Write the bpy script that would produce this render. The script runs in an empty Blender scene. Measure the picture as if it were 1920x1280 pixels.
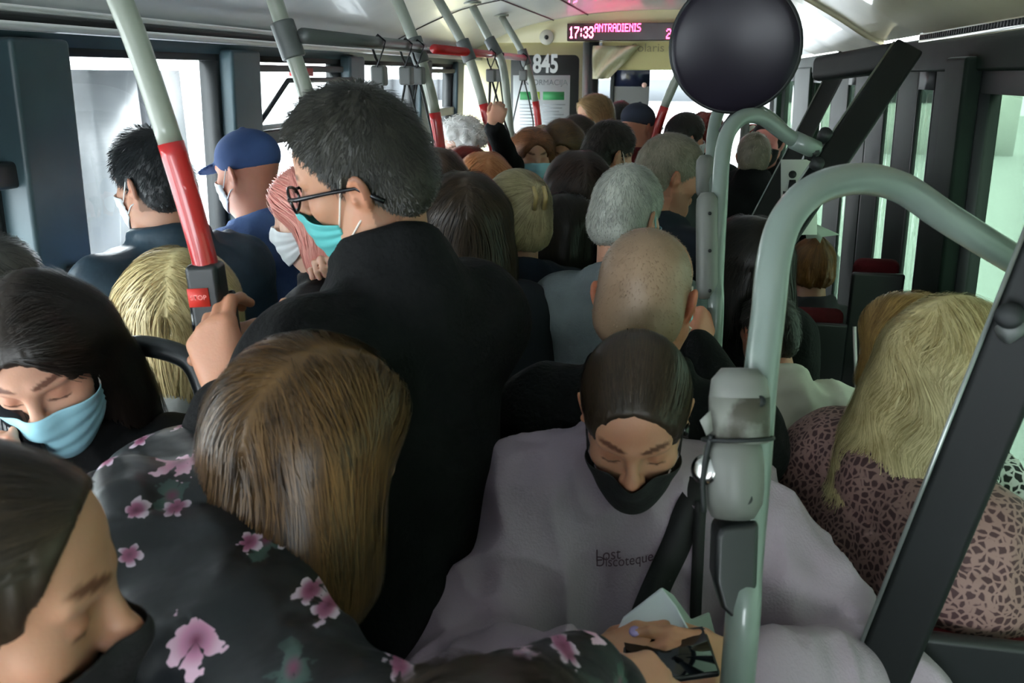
import bpy, math, random
import numpy as np
from math import radians, sin, cos, pi, sqrt, atan2
from mathutils import Vector, Matrix
SC = bpy.context.scene
COL = SC.collection
random.seed(7); RNG = np.random.default_rng(7)

# ------------------------------------------------------------------ camera
CZ = 1.85; F = 1600.0; YAW = radians(11.5); PITCH = radians(17.35)
cam = bpy.data.cameras.new('camera'); co = bpy.data.objects.new('camera', cam); COL.objects.link(co)
cam.sensor_width = 36.0; cam.lens = 36.0 * F / 1920.0; cam.clip_start = 0.02; cam.clip_end = 200
co.location = (0, 0, CZ); co.rotation_euler = (pi / 2 - PITCH, 0, YAW)
cam.dof.use_dof = True; cam.dof.focus_distance = 2.0; cam.dof.aperture_fstop = 9.0
SC.camera = co
# ------------------------------------------------------------------ sky and view
w = bpy.data.worlds.new('overcast_sky'); SC.world = w; w.use_nodes = True
bg = w.node_tree.nodes['Background']; bg.inputs[0].default_value = (0.93, 0.98, 1.0, 1); bg.inputs[1].default_value = 9.0
SC.view_settings.view_transform = 'Standard'; SC.view_settings.look = 'None'
SC.view_settings.exposure = 0.95; SC.view_settings.gamma = 1.0; SC.view_settings.use_curve_mapping = False
SC.cycles.use_denoising = True; SC.cycles.max_bounces = 10; SC.cycles.diffuse_bounces = 5
SC.cycles.transparent_max_bounces = 16; SC.cycles.sample_clamp_indirect = 6.0
SC.cycles.caustics_reflective = False; SC.cycles.caustics_refractive = False

def portal(name, loc, rot, sx, sy):
    l = bpy.data.lights.new(name, 'AREA'); l.shape = 'RECTANGLE'; l.size = sx; l.size_y = sy
    o = bpy.data.objects.new(name, l); COL.objects.link(o); o.location = loc; o.rotation_euler = rot
    l.cycles.is_portal = True
portal('sky_portal_left', (-1.72, 3.1, 1.45), (0, -pi / 2, 0), 1.2, 5.6)
portal('sky_portal_left_rear', (-1.72, -1.3, 1.45), (0, -pi / 2, 0), 1.2, 3.0)
portal('sky_portal_right', (.94, 3.0, 1.2), (0, pi / 2, 0), 1.9, 8.0)
portal('sky_portal_front', (-.4, 8.75, 1.5), (-pi / 2, 0, 0), 2.3, 1.5)

# ------------------------------------------------------------------ pixel helpers (read the photograph, give places in the bus)
_cy, _sy, _cp, _sp = cos(YAW), sin(YAW), cos(PITCH), sin(PITCH)
def ray(px, py):
    x = (px - 960) / F; y = -(py - 640) / F
    # camera -> world
    up = np.array([-_sy * _sp, _cy * _sp, _cp]); fw = np.array([-_sy * _cp, _cy * _cp, -_sp]); rt = np.array([_cy, _sy, 0.0])
    return rt * x + up * y + fw
CAM = np.array([0, 0, CZ])
def at_d(px, py, d): return CAM + ray(px, py) * d
def at_Y(px, py, Y): r = ray(px, py); return CAM + r * (Y / r[1])
def at_X(px, py, X): r = ray(px, py); return CAM + r * (X / r[0])
def at_Z(px, py, Z): r = ray(px, py); return CAM + r * ((Z - CZ) / r[2])
FWD = ray(960, 640)
def proj(p):
    q = np.array(p, float) - CAM
    d = q @ FWD; x = q @ np.array([_cy, _sy, 0.0]); y = q @ np.array([-_sy * _sp, _cy * _sp, _cp])
    return 960 + F * x / d, 640 - F * y / d, d

# ------------------------------------------------------------------ materials
_M = {}
def rgb(r, g, b):
    f = lambda c: ((c / 255 + .055) / 1.055) ** 2.4 if c > 10 else c / 255 / 12.92
    return (f(r), f(g), f(b), 1)
def newmat(name):
    m = bpy.data.materials.new(name); m.use_nodes = True
    nt = m.node_tree; return m, nt, nt.nodes['Principled BSDF'], nt.nodes['Material Output']
def mat(name, c, rough=.5, metal=0, spec=.5, c2=None, nscale=8, bump=0, bscale=40, sheen=0, coat=0, sss=0, stretch=None, wave=None, emit=None, detail=4):
    if name in _M: return _M[name]
    m, nt, b, out = newmat(name); N = nt.nodes; L = nt.links
    b.inputs['Base Color'].default_value = c; b.inputs['Roughness'].default_value = rough
    b.inputs['Metallic'].default_value = metal; b.inputs['Specular IOR Level'].default_value = spec
    if sheen: b.inputs['Sheen Weight'].default_value = sheen; b.inputs['Sheen Roughness'].default_value = .4
    if coat: b.inputs['Coat Weight'].default_value = coat
    if sss:
        b.inputs['Subsurface Weight'].default_value = sss; b.inputs['Subsurface Radius'].default_value = (.02, .008, .004); b.inputs['Subsurface Scale'].default_value = .5
    tc = N.new('ShaderNodeTexCoord'); src = tc.outputs['Object']
    if stretch:
        mp = N.new('ShaderNodeMapping'); mp.inputs['Scale'].default_value = stretch; L.new(src, mp.inputs[0]); src = mp.outputs[0]
    if c2:
        n = N.new('ShaderNodeTexNoise'); n.inputs['Scale'].default_value = nscale; n.inputs['Detail'].default_value = detail; L.new(src, n.inputs['Vector'])
        r = N.new('ShaderNodeValToRGB'); r.color_ramp.elements[0].position = .35; r.color_ramp.elements[1].position = .65
        r.color_ramp.elements[0].color = c; r.color_ramp.elements[1].color = c2
        L.new(n.outputs[0], r.inputs[0]); L.new(r.outputs[0], b.inputs['Base Color'])
    if bump:
        n = N.new('ShaderNodeTexNoise'); n.inputs['Scale'].default_value = bscale; n.inputs['Detail'].default_value = 3; L.new(src, n.inputs['Vector'])
        bp = N.new('ShaderNodeBump'); bp.inputs['Strength'].default_value = bump; bp.inputs['Distance'].default_value = .01
        L.new(n.outputs[0], bp.inputs['Height']); L.new(bp.outputs[0], b.inputs['Normal'])
    if emit:
        b.inputs['Emission Color'].default_value = emit[0]; b.inputs['Emission Strength'].default_value = emit[1]
    _M[name] = m; return m
def glass(name, tint=(1, 1, 1, 1), refl=.06, rough=.0):
    if name in _M: return _M[name]
    m, nt, b, out = newmat(name); N = nt.nodes; L = nt.links; N.remove(b)
    t = N.new('ShaderNodeBsdfTransparent'); t.inputs[0].default_value = tint
    g = N.new('ShaderNodeBsdfGlossy'); g.inputs['Roughness'].default_value = rough
    lw = N.new('ShaderNodeLayerWeight'); pw = N.new('ShaderNodeMath'); pw.operation = 'POWER'; pw.inputs[1].default_value = 5; L.new(lw.outputs['Facing'], pw.inputs[0])
    fr = N.new('ShaderNodeMath'); fr.operation = 'MULTIPLY_ADD'; fr.inputs[1].default_value = refl * 13; fr.inputs[2].default_value = .04; L.new(pw.outputs[0], fr.inputs[0])
    mx = N.new('ShaderNodeMixShader'); L.new(fr.outputs[0], mx.inputs[0]); L.new(t.outputs[0], mx.inputs[1]); L.new(g.outputs[0], mx.inputs[2]); L.new(mx.outputs[0], out.inputs[0])
    _M[name] = m; return m
def skin(name, c, sc=1.0):
    if name in _M: return _M[name]
    m, nt, b, out = newmat(name); N = nt.nodes; L = nt.links
    b.inputs['Roughness'].default_value = .55; b.inputs['Subsurface Weight'].default_value = .25
    b.inputs['Subsurface Radius'].default_value = (.02, .008, .004); b.inputs['Subsurface Scale'].default_value = .4
    tc = N.new('ShaderNodeTexCoord'); n = N.new('ShaderNodeTexNoise'); n.inputs['Scale'].default_value = 14; n.inputs['Detail'].default_value = 5
    L.new(tc.outputs['Object'], n.inputs['Vector'])
    r = N.new('ShaderNodeValToRGB'); r.color_ramp.elements[0].position = .3; r.color_ramp.elements[1].position = .7
    r.color_ramp.elements[0].color = tuple(x * y for x, y in zip(c[:3], (.95, .84, .80))) + (1,); r.color_ramp.elements[1].color = c
    L.new(n.outputs[0], r.inputs[0])
    at = N.new('ShaderNodeAttribute'); at.attribute_name = 'tint'
    mx = N.new('ShaderNodeMix'); mx.data_type = 'RGBA'; mx.blend_type = 'MULTIPLY'; mx.inputs['Factor'].default_value = 1
    L.new(r.outputs[0], mx.inputs['A']); L.new(at.outputs['Color'], mx.inputs['B']); L.new(mx.outputs['Result'], b.inputs['Base Color'])
    n2 = N.new('ShaderNodeTexNoise'); n2.inputs['Scale'].default_value = 260; L.new(tc.outputs['Object'], n2.inputs['Vector'])
    bp = N.new('ShaderNodeBump'); bp.inputs['Strength'].default_value = .12; bp.inputs['Distance'].default_value = .002
    L.new(n2.outputs[0], bp.inputs['Height']); L.new(bp.outputs[0], b.inputs['Normal'])
    _M[name] = m; return m
def hairmat(name, c, c2, rough=.42):
    if name in _M: return _M[name]
    m, nt, b, out = newmat(name); N = nt.nodes; L = nt.links
    g = N.new('ShaderNodeNewGeometry'); tc = N.new('ShaderNodeTexCoord')
    n = N.new('ShaderNodeTexNoise'); n.inputs['Scale'].default_value = 22; n.inputs['Detail'].default_value = 3; L.new(tc.outputs['Object'], n.inputs['Vector'])
    a = N.new('ShaderNodeMath'); a.operation = 'MULTIPLY_ADD'; a.inputs[1].default_value = .6; L.new(g.outputs['Random Per Island'], a.inputs[0])
    s = N.new('ShaderNodeMath'); s.operation = 'MULTIPLY_ADD'; s.inputs[1].default_value = .9; s.inputs[2].default_value = -.25; L.new(n.outputs[0], s.inputs[0]); L.new(s.outputs[0], a.inputs[2])
    r = N.new('ShaderNodeValToRGB'); r.color_ramp.elements[0].position = .1; r.color_ramp.elements[1].position = .9
    r.color_ramp.elements[0].color = c; r.color_ramp.elements[1].color = c2; L.new(a.outputs[0], r.inputs[0]); L.new(r.outputs[0], b.inputs['Base Color'])
    b.inputs['Roughness'].default_value = rough; b.inputs['Specular IOR Level'].default_value = .35
    _M[name] = m; return m

# ------------------------------------------------------------------ objects
def tag(o, label=None, cat=None, group=None, kind=None):
    if label: o['label'] = label
    if cat: o['category'] = cat
    if group: o['group'] = group
    if kind: o['kind'] = kind
    return o
def thing(name, label, cat, loc=(0, 0, 0), rz=0, group=None):
    o = bpy.data.objects.new(name, None); o.empty_display_size = .1; COL.objects.link(o)
    o.location = tuple(float(v) for v in loc); o.rotation_euler = (0, 0, rz); return tag(o, label, cat, group)
def rawmesh(name, V, Fq, m, parent=None, smooth=True, world=True, ngons=None, tint=None, mats=None, midx=None):
    """V (n,3); Fq (k,4|3) array or list of lists. world: V is in world space, made local to the parent"""
    V = np.asarray(V, float)
    if parent is not None and world:
        c, s = cos(parent.rotation_euler.z), sin(parent.rotation_euler.z); q = V - np.array(parent.location)
        V = np.stack([q[:, 0] * c + q[:, 1] * s, -q[:, 0] * s + q[:, 1] * c, q[:, 2]], 1)
    me = bpy.data.meshes.new(name); me.vertices.add(len(V)); me.vertices.foreach_set('co', V.astype(np.float32).ravel())
    if isinstance(Fq, np.ndarray):
        k, n = Fq.shape; me.loops.add(k * n); me.loops.foreach_set('vertex_index', Fq.astype(np.int32).ravel())
        me.polygons.add(k); me.polygons.foreach_set('loop_start', np.arange(0, k * n, n, dtype=np.int32))
    else:
        ls = np.cumsum([0] + [len(f) for f in Fq])[:-1]; k = len(Fq)
        fl = np.array([i for f in Fq for i in f], np.int32)
        me.loops.add(len(fl)); me.loops.foreach_set('vertex_index', fl); me.polygons.add(k); me.polygons.foreach_set('loop_start', ls.astype(np.int32))
    me.update(calc_edges=True); me.validate()
    if smooth and len(me.polygons): me.polygons.foreach_set('use_smooth', np.ones(len(me.polygons), bool))
    for mm in (mats or [m]): me.materials.append(mm)
    if midx is not None: me.polygons.foreach_set('material_index', np.asarray(midx, np.int32))
    if tint is not None:
        a = me.color_attributes.new('tint', 'FLOAT_COLOR', 'POINT'); a.data.foreach_set('color', tint.astype(np.float32).ravel())
    o = bpy.data.objects.new(name, me); COL.objects.link(o)
    if parent is not None: o.parent = parent
    return o
class MB:
    """collects plain solids, builds ONE mesh"""
    def __init__(s): s.V = []; s.F = []
    def add(s, V, Fs): n = len(s.V); s.V += [tuple(v) for v in V]; s.F += [[i + n for i in f] for f in Fs]; return s
    def box(s, x0, x1, y0, y1, z0, z1, sh=None):
        V = [(x, y, z) for z in (z0, z1) for y in (y0, y1) for x in (x0, x1)]
        if sh: V = [(x + sh(z), y, z) for x, y, z in V]
        return s.add(V, [(0, 2, 3, 1), (4, 5, 7, 6), (0, 1, 5, 4), (2, 6, 7, 3), (0, 4, 6, 2), (1, 3, 7, 5)])
    def obox(s, c, R, h):
        c = np.array(c); R = np.array(R); V = [c + R @ (np.array((x, y, z)) * h) for z in (-1, 1) for y in (-1, 1) for x in (-1, 1)]
        return s.add(V, [(0, 2, 3, 1), (4, 5, 7, 6), (0, 1, 5, 4), (2, 6, 7, 3), (0, 4, 6, 2), (1, 3, 7, 5)])
    def prism(s, pts, a, b):
        """pts list of (3,) at 'a' offset vec and 'b' offset vec"""
        n = len(pts); P = [np.array(p) + a for p in pts] + [np.array(p) + b for p in pts]
        return s.add(P, [list(range(n))[::-1], list(range(n, 2 * n))] + [[i, (i + 1) % n, n + (i + 1) % n, n + i] for i in range(n)])
    def tube(s, pts, r, n=12, flat=1.0, closed=False, caps=True):
        pts = [np.array(p, float) for p in pts]; k = len(pts)
        rs = [r] * k if np.isscalar(r) else list(r)
        T = []
        for i in range(k):
            a = pts[(i - 1) % k] if (closed or i > 0) else pts[i]; b = pts[(i + 1) % k] if (closed or i < k - 1) else pts[i]
            t = b - a; T.append(t / (np.linalg.norm(t) + 1e-9))
        u = np.cross(T[0], (0, 0, 1)); 
        if np.linalg.norm(u) < .1: u = np.cross(T[0], (0, 1, 0))
        u /= np.linalg.norm(u); V = []
        for i in range(k):
            u = u - T[i] * (u @ T[i]); u /= np.linalg.norm(u); v = np.cross(T[i], u)
            for j in range(n):
                a = 2 * pi * j / n; V.append(pts[i] + (u * cos(a) + v * sin(a) * flat) * rs[i])
        Fs = []
        for i in range(k if closed else k - 1):
            for j in range(n):
                a = i * n + j; b = i * n + (j + 1) % n; i2 = (i + 1) % k; Fs.append((a, b, i2 * n + (j + 1) % n, i2 * n + j))
        if caps and not closed: Fs += [list(range(n))[::-1], list(range((k - 1) * n, k * n))]
        return s.add(V, Fs)
    def lathe(s, c, R, prof, n=32):
        """prof: list (r,h) about local z of frame R at c"""
        c = np.array(c); R = np.array(R); V = []
        for r, h in prof:
            for j in range(n): V.append(c + R @ np.array((r * cos(2 * pi * j / n), r * sin(2 * pi * j / n), h)))
        k = len(prof)
        return s.add(V, [(i * n + j, i * n + (j + 1) % n, (i + 1) * n + (j + 1) % n, (i + 1) * n + j) for i in range(k - 1) for j in range(n)] + [list(range(n))[::-1], list(range((k - 1) * n, k * n))])
    def build(s, name, m, parent=None, smooth=False, bevel=0, world=True):
        o = rawmesh(name, np.array(s.V), s.F, m, parent, smooth=smooth, world=world)
        if bevel:
            b = o.modifiers.new('bevel', 'BEVEL'); b.width = bevel; b.segments = 3; b.limit_method = 'ANGLE'; b.angle_limit = radians(35)
            o.data.polygons.foreach_set('use_smooth', np.ones(len(o.data.polygons), bool))
            wn = o.modifiers.new('wn', 'WEIGHTED_NORMAL')
        return o
def smoothpath(P, n=8):
    """Catmull-Rom"""
    P = [np.array(p, float) for p in P]; Q = [2 * P[0] - P[1]] + P + [2 * P[-1] - P[-2]]; out = []
    for i in range(1, len(Q) - 2):
        for t in np.linspace(0, 1, n, endpoint=False):
            a, b, c, d = Q[i - 1:i + 3]
            out.append(.5 * ((2 * b) + (c - a) * t + (2 * a - 5 * b + 4 * c - d) * t * t + (3 * b - a - 3 * c + d) * t ** 3))
    out.append(P[-1]); return out
def struct(o): o['kind'] = 'structure'; return o
def frame_from(z, up=(0, 0, 1)):
    z = np.array(z, float); z /= np.linalg.norm(z); x = np.cross(up, z); x /= np.linalg.norm(x); return np.stack([x, np.cross(z, x), z], 1)
def text_mesh(s, size, bold=False, extrude=0):
    cu = bpy.data.curves.new('txt', 'FONT'); cu.body = s; cu.size = size; cu.extrude = extrude; cu.align_x = 'CENTER'; cu.align_y = 'CENTER'
    if bold: cu.offset = size * .032
    o = bpy.data.objects.new('txt', cu); COL.objects.link(o)
    dg = bpy.context.evaluated_depsgraph_get(); me = bpy.data.meshes.new_from_object(o.evaluated_get(dg))
    V = np.empty(len(me.vertices) * 3); me.vertices.foreach_get('co', V); V = V.reshape(-1, 3)
    Fs = [list(p.vertices) for p in me.polygons]
    bpy.data.objects.remove(o); bpy.data.curves.remove(cu); bpy.data.meshes.remove(me)
    return V, Fs
def put_text(name, s, size, c, R, m, parent, bold=False, sx=1.0):
    V, Fs = text_mesh(s, size, bold); V[:, 0] *= sx
    return rawmesh(name, V @ np.array(R).T + np.array(c), Fs, m, parent, smooth=False)
# ------------------------------------------------------------------ bus shell
XL, XR = -1.6, .82; YR = -2.2; YF = 8.7; YP = 6.1
m_frame = mat('teal_grey_frame_paint', rgb(62, 84, 90), .45, c2=rgb(48, 66, 72), nscale=3)
m_rubber = mat('black_window_rubber', rgb(22, 26, 27), .6)
m_greenfr = mat('dark_green_grey_door_paint', rgb(26, 38, 31), .6, spec=.08, c2=rgb(18, 27, 22), nscale=4)
m_ceil = mat('grey_white_ceiling_laminate', rgb(214, 217, 216), .34, c2=rgb(200, 204, 204), nscale=2.5, coat=.2)
m_cream = mat('cream_wall_panel', rgb(222, 216, 176), .45, c2=rgb(212, 205, 160), nscale=2)
m_wall = mat('grey_side_panel', rgb(120, 124, 124), .6, c2=rgb(105, 109, 110), nscale=5)
m_floor = mat('dark_speckled_vinyl_floor', rgb(58, 60, 64), .6, c2=rgb(40, 42, 46), nscale=90)
m_cove = mat('cream_cover_panel', rgb(205, 198, 168), .28, c2=rgb(190, 184, 152), nscale=3, bump=.15, bscale=3, coat=.4)
m_dark = mat('dark_anodised_metal', rgb(34, 38, 40), .45)
m_glassL = glass('clear_window_glass', (.97, .99, 1, 1))
m_glassR = glass('green_tinted_window_glass', (.25, .31, .26, 1), refl=.02)
m_glassW = glass('windscreen_glass', (.9, .92, .93, 1))

struct(MB().box(XL - .05, XR + .1, YR, YF, -.06, 0).build('floor', m_floor))
shL = lambda z: .045 * (z - 1.0)      # walls lean inward towards the top
shR = lambda z: -.03 * (z - 1.0)
# ceiling: one curved vault from cornice to cornice
prof = [(XL + .045, 1.985), (XL + .12, 2.03), (XL + .28, 2.10), (XL + .46, 2.165), (XL + .66, 2.205), (-.72, 2.235), (-.4, 2.255), (0, 2.255), (.2, 2.24), (.38, 2.2), (.55, 2.12), (.68, 2.03), (XR - .05, 1.985)]
prof = [tuple(p) for p in smoothpath([(a, 0, b) for a, b in prof], 4)]
V = []; ys = [YR, 0, 1.6, 3.0, 4.4, YP, YF]
for y in ys:
    for p in prof: V.append((p[0], y, p[2]))
n = len(prof); Fs = [(j * n + i, j * n + i + 1, (j + 1) * n + i + 1, (j + 1) * n + i) for j in range(len(ys) - 1) for i in range(n - 1)]
k = len(V); V += [(p[0], p[1], p[2] + .05) for p in V]; Fs += [tuple(k + i for i in f[::-1]) for f in Fs]
struct(rawmesh('ceiling', V, Fs, m_ceil))
# left wall: dado, head rail, cornice
struct(MB().box(XL - .06, XL, YR, YF, -.02, .93, shL).build('wall_left', m_wall))
struct(MB().box(XL - .06, XL + .015, YR, YF, 1.915, 1.99, shL).build('trim_1', m_frame))
struct(MB().box(XL + .035, XL + .075, YR, YP, 1.985, 1.999, shL).box(XL + .05, XL + .10, YR, YP, 1.945, 1.962, shL).build('trim_2', mat('white_cornice_strip', rgb(205, 208, 208), .35)))
struct(MB().box(XL + .03, XL + .066, YR, YP, 1.965, 1.983, shL).build('trim_3', m_rubber))
def yw(px, X=XL + .04): return X * 1676.0 / (px - 1300.0)
# pillars between the left windows; (y0,y1,depth)
pil = [(-2.2, -2.0, .06), (-.4, -.2, .06), (1.25, 1.35, .03), (1.72, 1.91, .09), (2.73, 2.93, .06), (3.77, 3.95, .06), (4.86, 5.08, .05), (5.66, 5.83, .05)]
for i, (a, b, t) in enumerate(pil):
    g = struct(MB().box(XL - .06, XL + t, a, b, .9, 1.93, shL).build('trim_%d' % (10 + i), m_frame, bevel=.012))
wins = [(-2.0, -.4), (-.2, 1.25), (1.35, 1.72), (1.91, 2.73), (2.93, 3.77), (3.95, 4.86), (5.08, 5.66)]
for i, (a, b) in enumerate(wins):
    wn = struct(bpy.data.objects.new('window_%d' % (i + 1), None)); COL.objects.link(wn)
    r = MB()
    for q in ((a, b, .93, .955), (a, b, 1.895, 1.925), (a, a + .022, .93, 1.92), (b - .022, b, .93, 1.92)): r.box(XL - .05, XL + .012, *q, shL)
    r.build('window_rubber', m_rubber, wn)
    MB().box(XL - .028, XL - .022, a, b, .93, 1.92, shL).build('glass_pane', m_glassL, wn)
    if i in (2, 4, 6):   # hopper vents
        f = MB()
        for q in ((a + .02, b - .02, 1.60, 1.65), (a + .02, b - .02, 1.86, 1.885)): f.box(XL - .04, XL + .035, *q, shL)
        f.build('vent_frame', m_dark, wn, bevel=.004)
        if i == 4:
            f = MB(); z0, z1 = 1.66, 1.80; x = XL + .04
            f.tube([(x + .0, a + .03, z0), (x + .09, a + .14, z1 + .03), (x + .09, b - .05, z1 + .03)], .010, 8); f.build('vent_flap_frame', m_dark, wn)
            MB().box(x - .02, x + .02, a + .05, b - .3, 1.655, 1.672).build('vent_catch', mat('white_sticker_strip', rgb(220, 224, 224), .4), wn)
            MB().box(XL + .04, XL + .08, b - .5, b - .36, 1.845, 1.875).build('hammer_holder', mat('red_plastic', rgb(190, 28, 32), .4), wn)
        if i == 2:
            MB().box(XL + .0, XL + .09, a + .02, b + .05, 1.60, 1.66).build('vent_handle', m_dark, wn, bevel=.01)
            MB().box(XL + .0, XL + .05, a - .05, b + .01, 1.66, 1.93).build('vent_box', mat('navy_plastic', rgb(24, 40, 52), .5), wn, bevel=.01)
# red emergency hammer box on the first pillar
h = thing('emergency_hammer', 'small red emergency hammer holder on the grey pillar behind the woman on the phone', 'hammer', (XL + .13, 1.83, 1.28))
MB().box(XL + .11, XL + .135, 1.80, 1.86, 1.22, 1.40).build('holder', m_dark, h, bevel=.006)
MB().box(XL + .135, XL + .15, 1.81, 1.85, 1.26, 1.33).build('hammer', mat('red_plastic', rgb(190, 28, 32), .4), h, bevel=.005)

# right wall: glazed double doors and windows between dark green posts
struct(MB().box(XR, XR + .06, YR, 2.75, -.02, .8, shR).box(XR, XR + .06, 5.1, YF, -.02, .85, shR).build('wall_right', m_wall))
struct(MB().box(XR - .02, XR + .06, YR, YF, 1.86, 1.97, shR).build('trim_30', m_greenfr, bevel=.01))
posts = [(-2.2, -1.9, .05), (-.3, -.1, .05), (1.05, 1.2, .06), (2.72, 2.93, .05), (2.97, 3.2, .02), (3.43, 3.74, .015), (3.98, 4.3, .02), (4.34, 4.69, .01), (4.91, 5.45, .01), (6.3, 7.2, .03), (8.4, 8.7, .05)]
thin = lambda a: 2.9 < a < 6.2
for i, (a, b, t) in enumerate(posts):
    struct(MB().box(XR - (.004 if thin(a) else t), XR + (.012 if thin(a) else .06), a, b, .0, 1.9, shR).build('trim_%d' % (40 + i), m_greenfr, bevel=.012))
for i in range(len(posts) - 1):
    a, b = posts[i][1], posts[i + 1][0]
    if b - a < .08: struct(MB().box(XR, XR + .05, a, b, .0, 1.9, shR).build('trim_%d' % (60 + i), m_rubber)); continue
    wn = struct(bpy.data.objects.new(('door_%d' if 2.6 < a < 6.2 else 'window_%d') % (i + 20), None)); COL.objects.link(wn)
    r = MB(); z0 = .08 if 2.6 < a < 6.2 else .82
    for q in ((a, b, z0, z0 + .05), (a, b, 1.80, 1.87), (a, a + .012, z0, 1.87), (b - .012, b, z0, 1.87)): r.box(XR - .004, XR + (.012 if thin(a) else .05), *q, shR)
    r.build('rubber_edge', m_rubber, wn); MB().box(XR + (.002 if thin(a) else .022), XR + (.007 if thin(a) else .028), a, b, z0, 1.87, shR).build('glass_pane', m_glassR, wn)
# rear wall behind the camera with its window
struct(MB().box(XL - .05, XR + .08, YR - .05, YR, -.02, .95).box(XL - .05, XR + .08, YR - .05, YR, 1.9, 2.3).box(XL - .05, XL + .3, YR - .05, YR, .95, 1.9).box(XR - .2, XR + .08, YR - .05, YR, .95, 1.9).build('wall_rear', m_wall))
struct(MB().box(XL + .3, XR - .2, YR - .03, YR - .025, .95, 1.9).build('window_40', m_glassL))
# ceiling details: hatch panel, seams, right cream cover, vent strip
hatch = [at_Z(330, 27, 2.15), at_Z(520, 52, 2.15)]
mseam = mat('dark_panel_seam', rgb(60, 62, 62), .6)
def cz(x): return float(np.interp(x, [p[0] for p in prof], [p[2] for p in prof])) - .003
def seam(name, pts, r=.004, m=None):
    return struct(MB().tube([(x, y, cz(x)) for x, y in pts], r, 6).build(name, m or mseam))
seam('trim_4', [(x, 4.4, 0)[:2] for x in np.linspace(XL + .1, .5, 24)], .003)
seam('trim_5', [(-.72, YR), (-.72, YP)], .004); seam('trim_6', [(-.95, 2.6), (-.95, YP)], .003)
seam('trim_7', [(.25, YR), (.25, YP)], .003)
hp = MB(); ys2 = (1.62, 2.55); xs2 = np.linspace(XL + .3, -.75, 9)
for i in range(8):
    a, b = xs2[i], xs2[i + 1]; hp.add([(a, ys2[0], cz(a) - .002), (b, ys2[0], cz(b) - .002), (b, ys2[1], cz(b) - .002), (a, ys2[1], cz(a) - .002), (a, ys2[0], cz(a) - .022), (b, ys2[0], cz(b) - .022), (b, ys2[1], cz(b) - .022), (a, ys2[1], cz(a) - .022)],
        [(4, 5, 6, 7), (0, 1, 5, 4), (2, 3, 7, 6), (0, 4, 7, 3), (1, 2, 6, 5)])
struct(hp.build('trim_8', mat('mid_grey_hatch_panel', rgb(150, 154, 155), .4)))
# cream cover panels above the doors (they bulge down from the vault)
def cover(name, y0, y1, dz):
    P = []; xs = np.linspace(.34, XR - .07, 12)
    for y in np.linspace(y0, y1, 8):
        for x in xs:
            t = (x - .34) / (XR - .07 - .34); bul = sin(pi * min(1, t * 1.05)) * .03
            P.append((x, y, cz(x) - dz - bul * .6))
    F2 = [(j * 12 + i, j * 12 + i + 1, (j + 1) * 12 + i + 1, (j + 1) * 12 + i) for j in range(7) for i in range(11)]
    k = len(P); P += [(a, b, c + .02) for a, b, c in P]; F2 += [tuple(k + i for i in f[::-1]) for f in F2]
    for j in (0, 7):
        for i in range(11): F2.append((j * 12 + i, j * 12 + i + 1, k + j * 12 + i + 1, k + j * 12 + i))
    struct(rawmesh(name, P, F2, m_cove))
cover('trim_70', -.5, 3.88, .012); cover('trim_71', 3.9, 5.0, .03); cover('trim_72', 5.03, 6.05, .02)
vs = MB().box(XR - .075, XR - .055, -.5, 3.3, 1.955, 1.985); struct(vs.build('trim_73', m_cove))
vs = MB(); y = 1.7
while y < 3.28: vs.box(XR - .081, XR - .07, y, y + .014, 1.962, 1.977); y += .024
struct(vs.build('trim_74', m_rubber))
# front partition with the poster, header and display
fw_ = MB().box(XL, -.70, YP, YP + .05, 0, 2.06); struct(fw_.build('wall_front', m_cream))
struct(MB().box(XL, .72, YP - .02, YP + .08, 2.06, 2.28).build('trim_80', m_cream))
struct(MB().box(-.62, .5, YP, YP + .05, 1.88, 2.07).build('trim_81', mat('yellow_cream_header', rgb(200, 190, 128), .45), bevel=.01))
struct(MB().box(-.745, -.70, YP - .03, YP + .05, 0, 2.06).build('trim_82', mat('brushed_aluminium', rgb(170, 172, 168), .35, metal=.6)))
struct(MB().box(-.70, -.64, YP - .04, YP + .05, 0, 2.06).build('trim_83', m_dark))
# windscreen
struct(MB().box(XL, XR, YF, YF + .05, -.02, .95).box(XL, XR, YF, YF + .05, 2.0, 2.3).box(XL, XL + .1, YF, YF + .05, .95, 2.0).box(XR - .1, XR, YF, YF + .05, .95, 2.0).box(-.52, -.45, YF, YF + .05, .95, 2.0).build('wall_front.001', m_dark))
struct(MB().box(XL + .1, XR - .1, YF + .02, YF + .025, .95, 2.0).build('window_50', m_glassW))
# driver cabin panel, sun blind and dark glass
t = thing('driver_cabin_screen', 'dark grey screen and blind of the driver cab left of the windscreen', 'screen', (-.5, 7.2, 0))
a, b = at_Y(1150, 200, 7.2), at_Y(1219, 130, 7.2)
MB().box(a[0], b[0], 7.2, 7.24, a[2], b[2] - .13).build('grey_panel', mat('grey_cab_panel', rgb(92, 94, 100), .6), t, bevel=.006)
MB().box(a[0], b[0], 7.21, 7.25, b[2] - .13, b[2] + .06).build('tinted_glass', mat('navy_tinted_glass', rgb(24, 30, 52), .2), t)
MB().box(a[0] - .03, a[0], 7.19, 7.25, 0, b[2] + .03).build('post', m_dark, t)
MB().lathe((b[0] - .04, 7.2, b[2] - .12), frame_from((0, -1, 0)), [(.02, 0), (.02, .01)], 16).build('round_sticker', mat('pale_pink_sticker', rgb(210, 170, 165), .5), t)
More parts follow.
